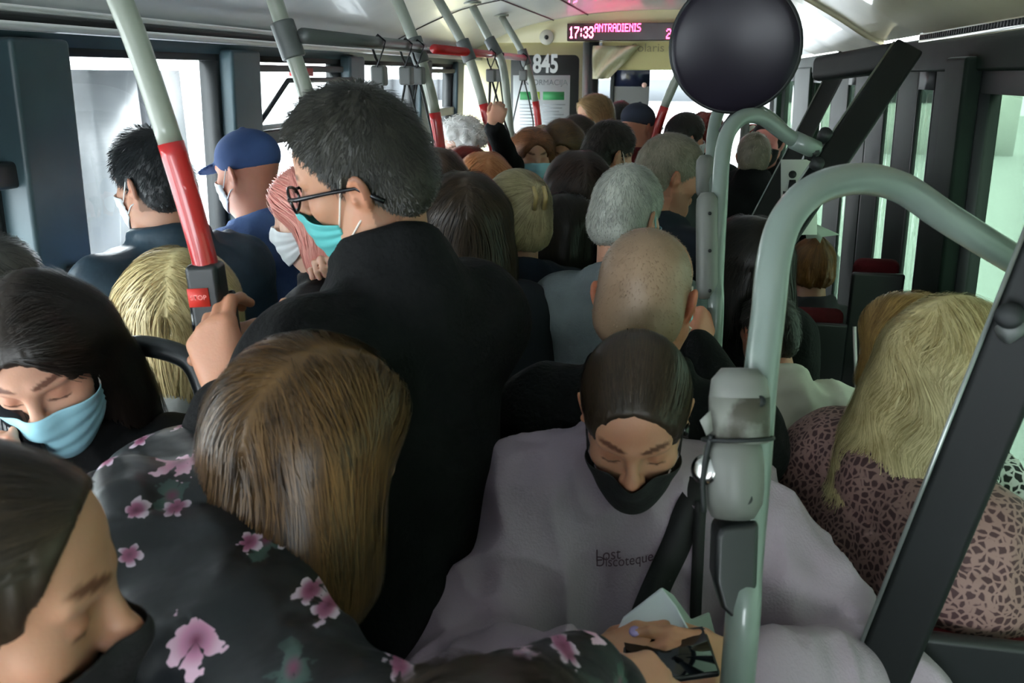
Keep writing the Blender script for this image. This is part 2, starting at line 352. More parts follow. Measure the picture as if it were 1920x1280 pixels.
# translucent plastic sheet draped from the header
t = thing('plastic_sheet', 'crumpled clear plastic sheet hanging in a wedge below the front header', 'plastic sheet', (-.5, YP - .04, 1.9))
pts = [(1112, 86), (1200, 86), (1186, 112), (1160, 142), (1148, 152), (1112, 148)]
A = [at_Y(*p, YP - .06) for p in pts]; gr = []; nu, nv = 10, 8
for j in range(nv + 1):
    for i in range(nu + 1):
        u, v = i / nu, j / nv; wd = (1 - v) * 1.0 + v * .38
        p = A[0] * (1 - u * wd) + A[1] * (u * wd); p = p * 1.0; p[2] = A[0][2] - v * (A[0][2] - A[5][2]); p[1] -= .035 * sin(u * 9 + v * 5) + .02 * v; gr.append(p)
ps = rawmesh('sheet', gr, [(j * (nu + 1) + i, j * (nu + 1) + i + 1, (j + 1) * (nu + 1) + i + 1, (j + 1) * (nu + 1) + i) for j in range(nv) for i in range(nu)], mat('crumpled_plastic_film', rgb(196, 192, 158), .18, coat=.6), t)
so = ps.modifiers.new('s', 'SOLIDIFY'); so.thickness = .002
# poster
Yq = YP - .012
t = thing('information_poster', 'dark information poster headed 845 on the cream front partition', 'poster', (-1.05, Yq, 1.6))
def yb(px0, py0, px1, py1, Y): a = at_Y(px0, py1, Y); b = at_Y(px1, py0, Y); return a[0], b[0], a[2], b[2]
x0, x1, z0, z1 = yb(958, 103, 1086, 330, Yq)
r_ = .035; P = [(x0, 0, z0), (x1, 0, z0)] + [(x1 - r_ + r_ * cos(a), 0, z1 - r_ + r_ * sin(a)) for a in np.linspace(0, pi / 2, 6)] + [(x0 + r_ + r_ * cos(a), 0, z1 - r_ + r_ * sin(a)) for a in np.linspace(pi / 2, pi, 6)]
MB().prism([(x, Yq, z) for x, _, z in P], np.array((0, .01, 0)), np.array((0, 0, 0))).build('board', mat('dark_slate_board', rgb(52, 56, 56), .5), t)
x2, x3, z2, z3 = yb(962, 141, 1069, 330, Yq - .004)
MB().box(x2, x3, Yq - .004, Yq - .001, z2, z3).build('paper_sheet', mat('white_poster_paper', rgb(206, 212, 214), .6), t)
RT = frame_from((0, -1, 0)); m_txt = mat('grey_print', rgb(110, 116, 118), .7); mwh = mat('white_print', rgb(225, 228, 226), .6)
c = at_Y(1023, 121, Yq - .003); put_text('number_845', '845', .165, c, RT, mwh, t, bold=True, sx=.72)
c = at_Y(1021, 155, Yq - .006); put_text('heading_text', 'INFORMACIJA', .052, c, RT, m_txt, t)
for (p0, p1) in ((975, 1006), (1018, 1058)):
    a = yb(p0, 172, p1, 187, Yq - .006); MB().box(a[0], a[1], Yq - .006, Yq - .004, a[2], a[3]).build('green_bar', mat('green_print', rgb(52, 140, 80), .6), t)
a = yb(1006, 172, 1012, 187, Yq - .006); MB().box(a[0], a[1], Yq - .006, Yq - .004, a[2], a[3]).build('yellow_bar', mat('yellow_print', rgb(170, 190, 60), .6), t)
l = MB()
for j in range(16):
    for (p0, p1) in ((974, 1010), (1018, 1060)):
        a = at_Y(p0, 196 + j * 6.2, Yq - .006); b = at_Y(p1 - (j * 7 % 5) * 3, 196 + j * 6.2, Yq - .006); l.box(a[0], b[0], Yq - .0055, Yq - .004, a[2] - .003, a[2] + .003)
l.build('text_lines', mat('faint_grey_print', rgb(160, 166, 170), .7), t)
# display
Yd = YP - .10
x0, x1, z0, z1 = yb(1063, 41, 1345, 77, Yd)
t = thing('led_display', 'long red LED display reading 17:33 under the ceiling at the front', 'display', ((x0 + x1) / 2, Yd, z0))
MB().box(x0, x1, Yd, Yd + .09, z0, z1).build('housing', mat('dark_red_display_glass', rgb(46, 8, 16), .25), t, bevel=.004)
mled = mat('lit_red_led', rgb(255, 40, 110), .5, emit=((1, .05, .22, 1), 9))
mled2 = mat('lit_pink_led', rgb(255, 120, 180), .5, emit=((1, .16, .42, 1), 9))
FONT = {'0': '01110 10001 10011 10101 11001 10001 01110', '1': '00100 01100 00100 00100 00100 00100 01110', '7': '11111 00001 00010 00100 01000 01000 01000', '3': '01110 10001 00001 00110 00001 10001 01110', ':': '000 010 010 000 010 010 000',
 'A': '01110 10001 10001 11111 10001 10001 10001', 'N': '10001 11001 10101 10011 10001 10001 10001', 'T': '11111 00100 00100 00100 00100 00100 00100', 'R': '11110 10001 10001 11110 10100 10010 10001', 'D': '11110 10001 10001 10001 10001 10001 11110', 'I': '111 010 010 010 010 010 111', 'E': '11111 10000 10000 11110 10000 10000 11111', 'S': '01111 10000 10000 01110 00001 00001 11110', '2': '01110 10001 00001 00110 01000 10000 11111'}
def led(s, xa, xb, za, zb, m, name):
    cols = sum(len(FONT[c].split()[0]) + 1 for c in s) - 1; dx = (xb - xa) / cols; dz = (zb - za) / 7; l = MB(); cx = 0
    for ch in s:
        rows = FONT[ch].split()
        for r, row in enumerate(rows):
            for q, bit in enumerate(row):
                if bit == '1': x = xa + (cx + q) * dx; z = zb - r * dz; l.box(x, x + dx * .86, Yd - .006, Yd - .001, z - dz * .86, z)
        cx += len(rows[0]) + 1
    l.build(name, m, t)
a = yb(1067, 50, 1113, 72, Yd); led('17:33', a[0], a[1], a[2], a[3], mled2, 'time_digits')
a = yb(1115, 44, 1202, 60, Yd); led('ANTRADIENIS', a[0], a[1], a[2], a[3], mled, 'weekday_letters')
a = yb(1249, 54, 1259, 73, Yd); led('2', a[0], a[1], a[2], a[3], mled, 'route_digit')
# small camera eye
c = at_Y(1025, 70, YP - .03); t = thing('ceiling_camera', 'tiny round camera eye on a white plate left of the display', 'camera', c)
MB().lathe(c, frame_from((0, -1, 0)), [(.05, 0), (.045, .008)], 24).build('plate', mat('white_plate', rgb(214, 212, 196), .4), t, smooth=False)
MB().lathe(c + np.array((0, -.008, 0)), frame_from((0, -1, 0)), [(.015, 0), (.012, .01)], 16).build('lens', m_rubber, t)
c = at_Y(1215, 90, YP - .003); put_text('header_lettering', 'Solaris', .075, c, RT, mat('faded_brown_print', rgb(150, 140, 100), .6), None, sx=1.1).name = 'header_lettering'
tag(bpy.data.objects['header_lettering'], 'faded brown lettering on the cream header under the display', 'lettering')

# ------------------------------------------------------------------ poles and rails
m_pole = mat('pale_grey_green_pole_paint', rgb(146, 151, 138), .3, coat=.3)
m_red = mat('red_grip_sleeve', rgb(182, 30, 32), .3, coat=.4)
m_clamp = mat('dark_grey_clamp', rgb(84, 88, 86), .45)
m_box = mat('black_button_box', rgb(24, 27, 28), .4)
def pole(Y, pxs, red_from, label, r=.02, clampat=None, zbot=0.0, box=None):
    """pxs: (px,py) points from the ceiling down at depth plane Y"""
    P = [at_Y(px, py, Y) for px, py in pxs]; last = P[-1]; P = smoothpath(P, 6)
    t = thing('handrail_pole', label, 'pole', (last[0], Y, zbot), group=None)
    ri = min(range(len(P)), key=lambda i: abs(proj(P[i])[1] - red_from))
    MB().tube(P[:ri + 1], r, 16).build('upper_tube', m_pole, t, smooth=True)
    MB().tube(P[ri:], r * 1.06, 16).build('red_sleeve', m_red, t, smooth=True)
    MB().tube([last, (last[0], Y, zbot)], r, 12).build('lower_tube', m_pole, t, smooth=True)
    MB().lathe((P[0][0], P[0][1], cz(P[0][0]) - .008), np.eye(3), [(r * 2.2, 0), (r * 2.2, .01)], 16).build('ceiling_flange', m_pole, t)
    if clampat is not None:
        ci = min(range(len(P)), key=lambda i: abs(proj(P[i])[1] - clampat)); d = P[ci + 1] - P[ci]; d /= np.linalg.norm(d)
        MB().tube([P[ci] - d * .045, P[ci] + d * .045], r * 1.45, 16).build('clamp', m_clamp, t, smooth=False, bevel=.004)
    return t, P
RX = -.95
def ry(px): return RX * 1676.0 / (px - 1300.0)
poles = {}
Y1 = 1.06
poles[1] = pole(Y1, [(185, -95), (225, 0), (262, 95), (320, 268), (357, 390), (386, 500), (392, 560)], 268, 'grey and red pole nearest the camera, held by the man in glasses', .0165)
poles[2] = pole(ry(537), [(505, -30), (515, 0), (540, 75), (575, 180), (600, 300)], 310, 'second pole from the left, rising from behind the man in glasses', .0205, 75)
poles[3] = pole(ry(782), [(735, -20), (745, 0), (783, 95), (812, 195), (826, 290)], 212, 'pole with a red sleeve just right of the head of the man in glasses', .0205, 92)
poles[4] = pole(ry(872), [(815, -14), (822, 0), (874, 95), (906, 195), (924, 270), (927, 295)], 196, 'pole whose red sleeve stands against the raised hand', .0205, 98)
poles[5] = pole(ry(925), [(886, 12), (925, 88), (945, 135), (962, 300)], 300, 'thin pole left of the 845 poster ending by the raised hand', .0195, 92)
poles[6] = pole(ry(985), [(940, 30), (983, 108), (1004, 190), (1012, 260), (1015, 310)], 184, 'farthest pole on the left, in front of the 845 poster', .0195, 108)
poles[7] = pole(4.3, [(1300, 60), (1278, 125), (1246, 200), (1228, 262), (1220, 330)], 200, 'leaning pole with a red sleeve under the round mirror', .021)
# stop button box on pole 1 and 6
t, P = poles[1]; a = at_Y(383, 492, Y1); b = at_Y(402, 612, Y1); d = (b - a) / np.linalg.norm(b - a)
R = frame_from(-(FWD * np.array((1, 1, 0))), up=-d); R = np.stack([np.cross(-d, R[:, 2]), -d, R[:, 2]], 1)
MB().obox((a + b) / 2, R, (.023, np.linalg.norm(b - a) / 2, .021)).build('button_box', m_box, t, bevel=.008)
MB().obox(a * .52 + b * .48 - R[:, 0] * .007 + R[:, 2] * .0222, R, (.0145, .013, .0012)).build('red_sticker', mat('red_sticker', rgb(205, 52, 42), .5), t)
put_text('sticker_text', 'STOP', .0095, a * .52 + b * .48 - R[:, 0] * .007 + R[:, 2] * .0238, R, mat('pink_print', rgb(240, 150, 140), .5), t)
t, P = poles[6]; c = at_Y(1014, 275, ry(985)); MB().box(c[0] - .028, c[0] + .028, c[1] - .03, c[1] + .03, c[2] - .07, c[2] + .07).build('button_box', m_box, t, bevel=.008)
MB().box(c[0] - .016, c[0] + .016, c[1] - .034, c[1] - .03, c[2] - .01, c[2] + .02).build('stop_button', m_red, t)
# overhead rails
zr = at_X(660, 76, RX)[2]
y2, y3, y4, y6 = ry(537), ry(782), ry(872), ry(985)
MB().tube([(RX, y2, zr), (RX, y3, zr)], .019, 14).build('overhead_rail', m_clamp, None, smooth=True); tag(bpy.data.objects['overhead_rail'], 'dark grey overhead grab rail with three straps above the man in glasses', 'rail')
o = MB().tube([(RX, y4 - .5, zr - .0), (RX, y6, zr)], .017, 12).build('overhead_rail', m_red, None, smooth=True); tag(o, 'thin red overhead grab rail in front of the 845 poster', 'rail')
# strap hangers
m_strap = mat('black_webbing', rgb(30, 31, 32), .7)
m_buckle = mat('grey_plastic_buckle', rgb(96, 98, 96), .5)
def strap(Y, label, sc=1.0, sw=0.0, half=.04, L=.26):
    t = thing('hanging_strap', label, 'hanging strap', (RX, Y, zr - .03), group='grab straps on the overhead rails')
    c = np.array((RX, Y, zr)); up = MB(); 
    up.tube([c + (.0, -.02, -.07), c + (.02, -.012, -.02), c + (.024, 0, .005), c + (0, .006, .024), c + (-.024, .004, 0), c + (-.015, .012, -.04), c + (0, .014, -.07)], .006, 8, flat=.4); up.build('rail_loop', m_strap, t, smooth=True)
    MB().box(c[0] - .022, c[0] + .022, Y - .022, Y + .022, c[2] - .125, c[2] - .065).build('buckle', m_buckle, t, bevel=.008)
    q = [c + (0, 0, -.12)]; 
    q = [c + (-.004, -.004, -.12), c + (-half * .6 + sw * .3, -half * .4, -.12 - L * .4), c + (-half + sw * .8, -half * .5, -.12 - L * .8), c + (-half * .5 + sw, -half * .2, -.12 - L), c + (half * .5 + sw, half * .2, -.12 - L), c + (half + sw * .8, half * .5, -.12 - L * .8), c + (half * .6 + sw * .3, half * .4, -.12 - L * .4), c + (.004, .004, -.12)]
    MB().tube(smoothpath(q, 5), .0065, 8, flat=.6).build('hand_loop', m_strap, t, smooth=True)
strap(ry(692), 'grab strap farthest left on the dark rail, above the hair of the man in glasses')
strap(ry(748), 'grab strap in the middle of the three on the dark rail')
strap(ry(772), 'grab strap hanging close beside the grey pole clamp')
strap(ry(918), 'grab strap on the red rail pulled down by the raised hand', sw=.06, L=.34)
strap(ry(934), 'second grab strap on the red rail, crossing the first one', sw=-.02, L=.34)
strap(ry(981), 'loose grab strap hanging in front of the 845 poster', half=.055, L=.32)

# ------------------------------------------------------------------ right side stanchions
m_grey = mat('grey_green_stanchion_paint', rgb(116, 128, 121), .3, c2=rgb(104, 117, 110), nscale=6, coat=.35)
# near arch
dn = .93
near = [(1384, 1262, .93), (1398, 1060, .93), (1412, 900, .93), (1425, 720, .93), (1440, 590, .935), (1452, 480, .94), (1478, 405, .95), (1530, 355, .97), (1610, 335, 1.0), (1690, 352, 1.03), (1770, 405, 1.05), (1850, 455, 1.07), (1925, 500, 1.09)]
P = [at_d(*q) for q in near]; base = P[0]
t_near = thing('grab_rail', 'thick grey arched grab rail nearest the camera, right of the hoodie', 'grab rail', (base[0], base[1], 0))
MB().tube(smoothpath([(base[0], base[1], 0.0), (base[0], base[1], .6)] + P, 6), .0185, 20).build('tube', m_grey, t_near, smooth=True)
def vbox(name, px, py0, py1, d, rad, t, m, prof=None, off=(0, 0), n=28, flat=1.0):
    a = at_d(px, py1, d); b = at_d(px, py0, d); 
    zz = a[2]; H = np.linalg.norm(b - a); R = frame_from((b - a)); 
    prof = prof or [(rad * .7, 0), (rad * .95, .015), (rad, .03), (rad, H - .03), (rad * .93, H - .012), (rad * .6, H)]
    return MB().lathe(a, R, prof, n).build(name, m, t, smooth=True)
m_cab = mat('grimy_grey_plastic', rgb(112, 114, 108), .45, c2=rgb(100, 102, 97), nscale=4)
def grime():
    m, nt, b, out = newmat('grimy_tape_residue'); N = nt.nodes; L = nt.links
    tc = N.new('ShaderNodeTexCoord'); n = N.new('ShaderNodeTexNoise'); n.inputs['Scale'].default_value = 30; n.inputs['Detail'].default_value = 8; L.new(tc.outputs['Object'], n.inputs[0])
    r = N.new('ShaderNodeValToRGB'); e = r.color_ramp.elements; e[0].position = .42; e[1].position = .6; e[0].color = rgb(64, 62, 52); e[1].color = rgb(118, 120, 112)
    L.new(n.outputs[0], r.inputs[0]); L.new(r.outputs[0], b.inputs[0]); b.inputs['Roughness'].default_value = .55; return m
MBX = vbox('housing_upper', 1386, 690, 828, .915, .0315, t_near, m_cab)
bp = at_d(1386, 780, .912); a = at_d(1386, 818, .915); b_ = at_d(1386, 735, .915)
vbox('tape_residue', 1386, 742, 826, .9145, .0322, t_near, grime(), prof=[(.0319, 0), (.0319, np.linalg.norm(b_ - a))])
vbox('housing_lower', 1374, 815, 968, .915, .0325, t_near, m_cab)
a = at_d(1390, 822, .915); Rr = frame_from(at_d(1387, 700, .915) - a)
ring = [a + Rr @ np.array((.037 * cos(q) + .004, .034 * sin(q), .002 * sin(q))) for q in np.linspace(0, 2 * pi, 28, endpoint=False)]
MB().tube(ring, .0022, 8, closed=True).build('cable_tie', m_rubber, t_near, smooth=True)
MB().tube(smoothpath([at_d(1335, 815, .90), at_d(1325, 850, .90), at_d(1318, 900, .90), at_d(1320, 960, .90)], 5), .003, 8).build('black_wire', m_rubber, t_near, smooth=True)
MB().lathe(at_d(1322, 880, .905), frame_from(ray(1322, 880) * -1 + np.array((-.6, 0, 0))), [(.016, -.004), (.016, .002), (.010, .004)], 24).build('round_lock', mat('chrome', rgb(190, 190, 186), .2, metal=1), t_near)
for px, py in ((1425, 752), (1400, 935)):
    MB().lathe(at_d(px, py, .887), frame_from(-ray(px, py)), [(.0065, -.01), (.006, .001)], 12).build('screw_hole', m_rubber, t_near)
pk = [at_d(px, py, .925) for px, py in ((1335, 985), (1350, 968), (1415, 962), (1410, 1100), (1395, 1150), (1372, 1146), (1345, 1120), (1332, 1070))]
nn = -FWD * np.array((1, 1, 0)); nn /= np.linalg.norm(nn)
MB().prism(pk, nn * -.012, nn * .022).build('black_pocket', m_box, t_near, bevel=.006)
# torn paper flap stuck left of the housing
fl = [at_d(px, py, .90) for px, py in ((1332, 768), (1312, 788), (1324, 816), (1336, 806))]
MB().prism(fl, nn * .0, nn * .0015).build('torn_paper', mat('dirty_paper', rgb(132, 134, 128), .7), t_near)

# second and third arched rails
def arch(label, pts, r, base_d, boxes=()):
    P = [at_d(*q) for q in pts]; b0 = P[0]; t = thing('grab_rail', label, 'grab rail', (b0[0], b0[1], 0))
    MB().tube(smoothpath([(b0[0], b0[1], 0.0), (b0[0], b0[1], .5)] + P, 6), r, 16).build('tube', m_grey, t, smooth=True)
    return t
t = arch('middle arched grey grab rail gripped by the bald man', [(1338, 660, 1.85), (1342, 520, 1.85), (1348, 400, 1.85), (1352, 320, 1.86), (1360, 262, 1.88), (1378, 230, 1.9), (1402, 217, 1.92), (1432, 222, 1.94), (1470, 250, 1.97), (1500, 268, 1.99), (1530, 280, 2.0)], .0175, 1.85)
MB().tube([at_d(1488, 262, 1.98), at_d(1530, 281, 2.0)], .0215, 16).build('end_sleeve', m_grey, t, smooth=True)
vbox('validator_housing', 1326, 362, 560, 1.845, .024, t, m_cab)
for py in (400, 470, 545): MB().lathe(at_d(1331, py, 1.82), frame_from(-ray(1331, py)), [(.004, -.004), (.004, .0015)], 10).build('screw', m_rubber, t)
t = arch('rear arched grey grab rail seen behind the middle one', [(1331, 420, 2.25), (1333, 330, 2.25), (1336, 262, 2.26), (1345, 215, 2.28), (1362, 195, 2.3), (1385, 189, 2.32), (1410, 200, 2.34), (1450, 225, 2.36), (1485, 262, 2.38)], .0165, 2.25)
vbox('validator_housing', 1322, 292, 372, 2.24, .024, t, m_cab)

# slanting dark struts of the door partitions
m_strut = mat('matt_black_strut', rgb(20, 24, 24), .55, spec=.25, c2=rgb(15, 18, 18), nscale=6)
def strut(label, px, w, th=.02, knobs=()):
    a, b = at_d(*px[0]), at_d(*px[1]); d = (b - a); Ln = np.linalg.norm(d); d /= Ln
    t = thing('slanting_strut', label, 'strut', b * np.array((1, 1, 1)))
    v = -(a + b) / 2 + CAM; v -= d * (v @ d); v /= np.linalg.norm(v); s_ = np.cross(d, v)
    MB().obox((a + b) / 2, np.stack([s_, d, v], 1), (w, Ln / 2, th)).build('beam', m_strut, t, bevel=.008)
    e = MB().obox((a + b) / 2 - s_ * (w + .002) * np.sign(s_ @ np.array((_cy, _sy, 0))) + v * (th * .6), np.stack([s_, d, v], 1), (.0025, Ln / 2 * .96, .003)); e.build('edge_strip', mat('bare_metal_edge', rgb(150, 155, 152), .35, metal=.7), t)
    for k in knobs:
        c = at_d(*k); MB().lathe(c - v * .0 , frame_from(v), [(.012, -.02), (.016, 0), (.016, .014), (.010, .02)], 16).build('knob', m_rubber, t)
    return t
strut('large black slanting strut in the middle of the door area', [(1702, 92, 2.15), (1460, 450, 1.95)], .036, .02, [(1545, 255, 2.02), (1525, 285, 2.0), (1530, 310, 2.0)])
strut('thin black slanting strut farther forward by the doors', [(1585, 105, 3.6), (1380, 500, 3.3)], .034, .02)
strut('broad black strut slanting across the lower right corner', [(2010, 400, .90), (1626, 1330, 1.12)], .033, .012)
c = at_d(1893, 592, .925)
t = thing('strut_bracket', 'grey and black bracket joining the near grab rail to the corner strut', 'bracket', c)
MB().lathe(c, frame_from(-ray(1893, 592)), [(.010, -.02), (.0145, -.005), (.0145, .012), (.009, .018)], 20).build('cap', m_rubber, t, smooth=True)
MB().tube([at_d(1880, 628, .93), at_d(1925, 600, .93)], .012, 14).build('clamp', m_clamp, t, smooth=True)
t2 = thing('ceiling_bracket', 'black housing under the cream cover where the struts meet the ceiling', 'bracket', at_d(1600, 120, 2.9))
a, b = at_d(1540, 118, 2.9), at_d(1690, 92, 2.4)
MB().obox((a + b) / 2 + (0, 0, -.02), frame_from(b - a), (.035, .04, np.linalg.norm(b - a) / 2)).build('housing', m_strut, t2, bevel=.02)
# round mirror seen against the light
c = at_d(1376, 88, 2.05); r = .152
nrm = -ray(1376, 88); nrm = nrm / np.linalg.norm(nrm) + np.array((-.15, 0, -.1)); R = frame_from(nrm)
t = thing('round_mirror', 'large round black convex mirror hanging from the ceiling in front of the display', 'mirror', c)
MB().lathe(c, R, [(r, -.012), (r * 1.0, 0), (r * .985, .004), (r * .9, .008), (r * .7, .013), (r * .4, .018), (r * .1, .020)], 56).build('dark_dome', mat('glossy_black_dome', rgb(30, 26, 36), .3, spec=.25), t, smooth=True)
MB().tube([c + R @ np.array((r * 1.005 * cos(q), r * 1.005 * sin(q), -.004)) for q in np.linspace(0, 2 * pi, 56, endpoint=False)], .006, 8, closed=True).build('rim', m_rubber, t, smooth=True)
MB().tube(smoothpath([c - R[:, 2] * .01 + (0, 0, .05), c + (.02, .05, .1), (c[0] + .03, c[1] + .07, cz(c[0]) + .0)], 4), .011, 10).build('ceiling_bracket', m_dark, t, smooth=True)
MB().tube([c - R[:, 2] * .012 - (0, 0, .10), at_d(1392, 190, 2.1), at_d(1352, 245, 2.2)], .008, 10).build('lower_bracket', m_dark, t, smooth=True)

# signs
t = thing('pictogram_sign', 'white sign with a black seated figure pictogram beside the black strut', 'sign', at_d(1503, 360, 2.35))
S = [at_d(px, py, 2.35) for px, py in ((1464, 299), (1532, 299), (1532, 440), (1464, 440))]
nS = -ray(1500, 360); nS /= np.linalg.norm(nS)
MB().prism(S[::-1], nS * -.004, nS * .0).build('plate', mat('white_sign_plate', rgb(205, 212, 200), .5), t)
def disc(px, py, rr, m, nm, d=2.345): MB().lathe(at_d(px, py, d), frame_from(nS), [(rr, 0), (rr, .002)], 20).build(nm, m, t)
mk = mat('black_print', rgb(18, 20, 20), .6)
disc(1486, 327, .0105, mk, 'figure_head')
for nm, q in (('figure_body', ((1480, 337), (1492, 337), (1494, 352), (1506, 341), (1502, 352), (1488, 372), (1476, 366), (1478, 350))), ('figure_seat', ((1468, 358), (1480, 360), (1478, 366), (1468, 364)))):
    MB().prism([at_d(px, py, 2.344) for px, py in q][::-1], nS * 0, nS * .002).build(nm, mk, t)
MB().prism([at_d(px, py, 2.36) for px, py in ((1508, 424), (1522, 416), (1576, 440), (1542, 444), (1538, 456), (1530, 446), (1512, 448))][::-1], nS * -.004, nS * 0).build('torn_notice', mat('grey_notice_card', rgb(140, 150, 140), .6), t)
t = thing('warning_sign', 'small white sign with a red prohibition ring by the front door', 'sign', at_d(1411, 245, 5.2))
nS = -ray(1411, 245); nS /= np.linalg.norm(nS)
MB().prism([at_d(px, py, 5.2) for px, py in ((1394, 232), (1427, 232), (1427, 257), (1394, 257))][::-1], nS * -.004, nS * 0).build('plate', mat('white_sign_plate', rgb(205, 212, 200), .5), t)
a = at_d(1384, 300, 5.23); b = at_d(1400, 300, 5.23); MB().box(a[0], b[0], a[1], a[1] + .03, 0, 2.1).build('mounting_panel', mat('grey_mounting_panel', rgb(96, 100, 96), .5), t)
rg = frame_from(nS); cc = at_d(1411, 244, 5.19)
MB().tube([cc + rg @ np.array((.034 * cos(q), .034 * sin(q), 0)) for q in np.linspace(0, 2 * pi, 24, endpoint=False)], .004, 6, closed=True).build('red_ring', m_red, t)
MB().tube([cc - rg[:, 0] * .024 - rg[:, 1] * .02, cc + rg[:, 0] * .024 + rg[:, 1] * .02], .004, 6).build('red_bar', m_red, t)
# thin white post and glazed partition by the right seats
a = at_d(1602, 612, 2.7); b = at_d(1607, 770, 2.7)
o = MB().tube([a, b, (b[0], b[1], 0)], .006, 8).build('white_post', mat('white_post_paint', rgb(210, 200, 205), .4)); tag(o, 'thin white post in front of the dark red seats by the doors', 'post')

# ------------------------------------------------------------------ outside
m_f1 = mat('pale_facade_render', rgb(225, 226, 222), .8, c2=rgb(205, 207, 205), nscale=.6)
m_f2 = mat('grey_facade_render', rgb(74, 77, 80), .8)
t = thing('building', 'pale street facade with rows of windows seen hazily through the left windows', 'building', (-15, 10, -.6))
MB().box(-16, -15, -6, 14, -.6, 9).build('facade', m_f1, t)
for i in range(7):
    for j in range(2):
        y = -3 + i * 2.2; MB().box(-15.02, -14.95, y, y + 1.1, 1.6 + j * 3.1, 3.2 + j * 3.1).build('window', mat('hazy_window', rgb(78, 84, 88), .3), t)
t = thing('bus_shelter', 'grey street bus shelter with glass panes seen through the large left window', 'bus shelter', (-5.5, 8, -.6))
for y in (6.9, 8.2, 9.6): MB().box(-5.6, -5.5, y, y + .12, -.6, 2.15).build('post', m_f2, t)
MB().box(-6.2, -4.6, 6.5, 10, 2.15, 2.28).build('roof', m_f2, t)
MB().box(-6.0, -5.97, 6.9, 9.6, .0, 1.9).build('back_panel', mat('shelter_glass', rgb(86, 90, 92), .3), t)
t = thing('building', 'light building with dark window bands beyond the windscreen', 'building', (0, 30, -.6))
MB().box(-12, 10, 30, 31, -.6, 2.6).build('facade', m_f1, t); MB().box(-11, 9, 29.95, 30, 1.0, 1.7).build('window_band', m_f2, t)
t = tag(MB().box(-9.4, -8.2, 10.5, 13, -.6, 1.2).build('hedge', mat('pale_green_leaves', rgb(92, 106, 84), .8, c2=rgb(78, 92, 70), nscale=12), None, bevel=.2), 'pale green hedge outside the large left window', 'hedge')
struct(MB().box(-40, 40, -20, 60, -.66, -.6).build('ground', mat('pale_bounce_paving', rgb(196, 198, 200), .6)))  # paving colour lightened so it bounces skylight up onto the bus ceiling
# ------------------------------------------------------------------ implicit surfaces
def _smin(a, b, k):
    h = np.maximum(k - np.abs(a - b), 0) / k; return np.minimum(a, b) - h * h * k * .25
class Field:
    def __init__(s): s.ops = []
    def ell(s, c, r, k=.02, sub=False, R=None):
        c = np.array(c, float); r = np.array(r, float); R = np.eye(3) if R is None else np.array(R)
        s.ops.append(('e', c, r, R, k, sub, c - r.max(), c + r.max())); return s
    def cap(s, a, b, ra, rb, k=.02, sub=False, fl=None):
        a = np.array(a, float); b = np.array(b, float); m = max(ra, rb)
        s.ops.append(('c', a, b, (ra, rb), k, sub, np.minimum(a, b) - m, np.maximum(a, b) + m)); return s
    def tor(s, c, R, rx, ry, r, h, k=.01, sub=False):
        """elliptic ring (collar): radii rx, ry in plane, tube thickness r, half height h along R z"""
        c = np.array(c, float); m = max(rx, ry) + r + h; s.ops.append(('t', c, np.array(R), (rx, ry, r, h), k, sub, c - m, c + m)); return s
    def dist(s, op, P):
        if op[0] == 'e':
            q = (P - op[1]) @ op[3]; r = op[2]; k0 = np.sqrt(((q / r) ** 2).sum(-1)); k1 = np.sqrt(((q / (r * r)) ** 2).sum(-1)) + 1e-9
            return k0 * (k0 - 1) / k1
        if op[0] == 'c':
            a, b, (ra, rb) = op[1], op[2], op[3]; d = b - a; h = np.clip(((P - a) @ d) / (d @ d + 1e-12), 0, 1)
            return np.sqrt(((P - a - h[..., None] * d) ** 2).sum(-1)) - (ra + (rb - ra) * h)
        rx, ry, r, h = op[3]; q = (P - op[1]) @ op[2]
        rad = np.sqrt((q[..., 0] / rx) ** 2 + (q[..., 1] / ry) ** 2) + 1e-9; m = (rad - 1) * min(rx, ry)
        return np.sqrt(m ** 2 + np.maximum(np.abs(q[..., 2]) - h, 0) ** 2) - r
    def __call__(s, P):
        D = np.full(P.shape[:-1], 1.0)
        for op in s.ops:
            d = s.dist(op, P); k, sub = op[4], op[5]
            D = -_smin(-D, d, k) if sub else _smin(D, d, k)
        return D
    def grad(s, P, e=.002):
        g = np.stack([s(P + e * np.eye(3)[i]) - s(P - e * np.eye(3)[i]) for i in range(3)], -1)
        return g / (np.linalg.norm(g, axis=-1, keepdims=True) + 1e-9)
    def mesh(s, res, zf=None, coarse=None):
        un = [o for o in s.ops if not o[5]]
        lo = np.min([o[6] for o in un], 0) - 2.2 * (coarse or res); hi = np.max([o[7] for o in un], 0) + 2.2 * (coarse or res)
        xs = np.arange(lo[0], hi[0] + res, res); ys = np.arange(lo[1], hi[1] + res, res)
        if zf is not None and lo[2] < zf < hi[2]: zs = np.concatenate([np.arange(lo[2], zf, coarse), np.arange(zf, hi[2] + res, res)])
        else: zs = np.arange(lo[2], hi[2] + res, res)
        ax = (xs, ys, zs); D = np.full((len(xs), len(ys), len(zs)), 1.0, np.float32)
        for op in s.ops:
            pad = op[4] + 3 * (coarse or res)
            sl = tuple(slice(max(0, np.searchsorted(ax[i], op[-2][i] - pad) - 1), np.searchsorted(ax[i], op[-1][i] + pad) + 1) for i in range(3))
            if min(q.stop - q.start for q in sl) <= 0: continue
            G = np.stack(np.meshgrid(xs[sl[0]], ys[sl[1]], zs[sl[2]], indexing='ij'), -1)
            d = s.dist(op, G).astype(np.float32); k, sub = op[4], op[5]
            D[sl] = -_smin(-D[sl], d, k) if sub else _smin(D[sl], d, k)
        return surface_nets(D, ax)
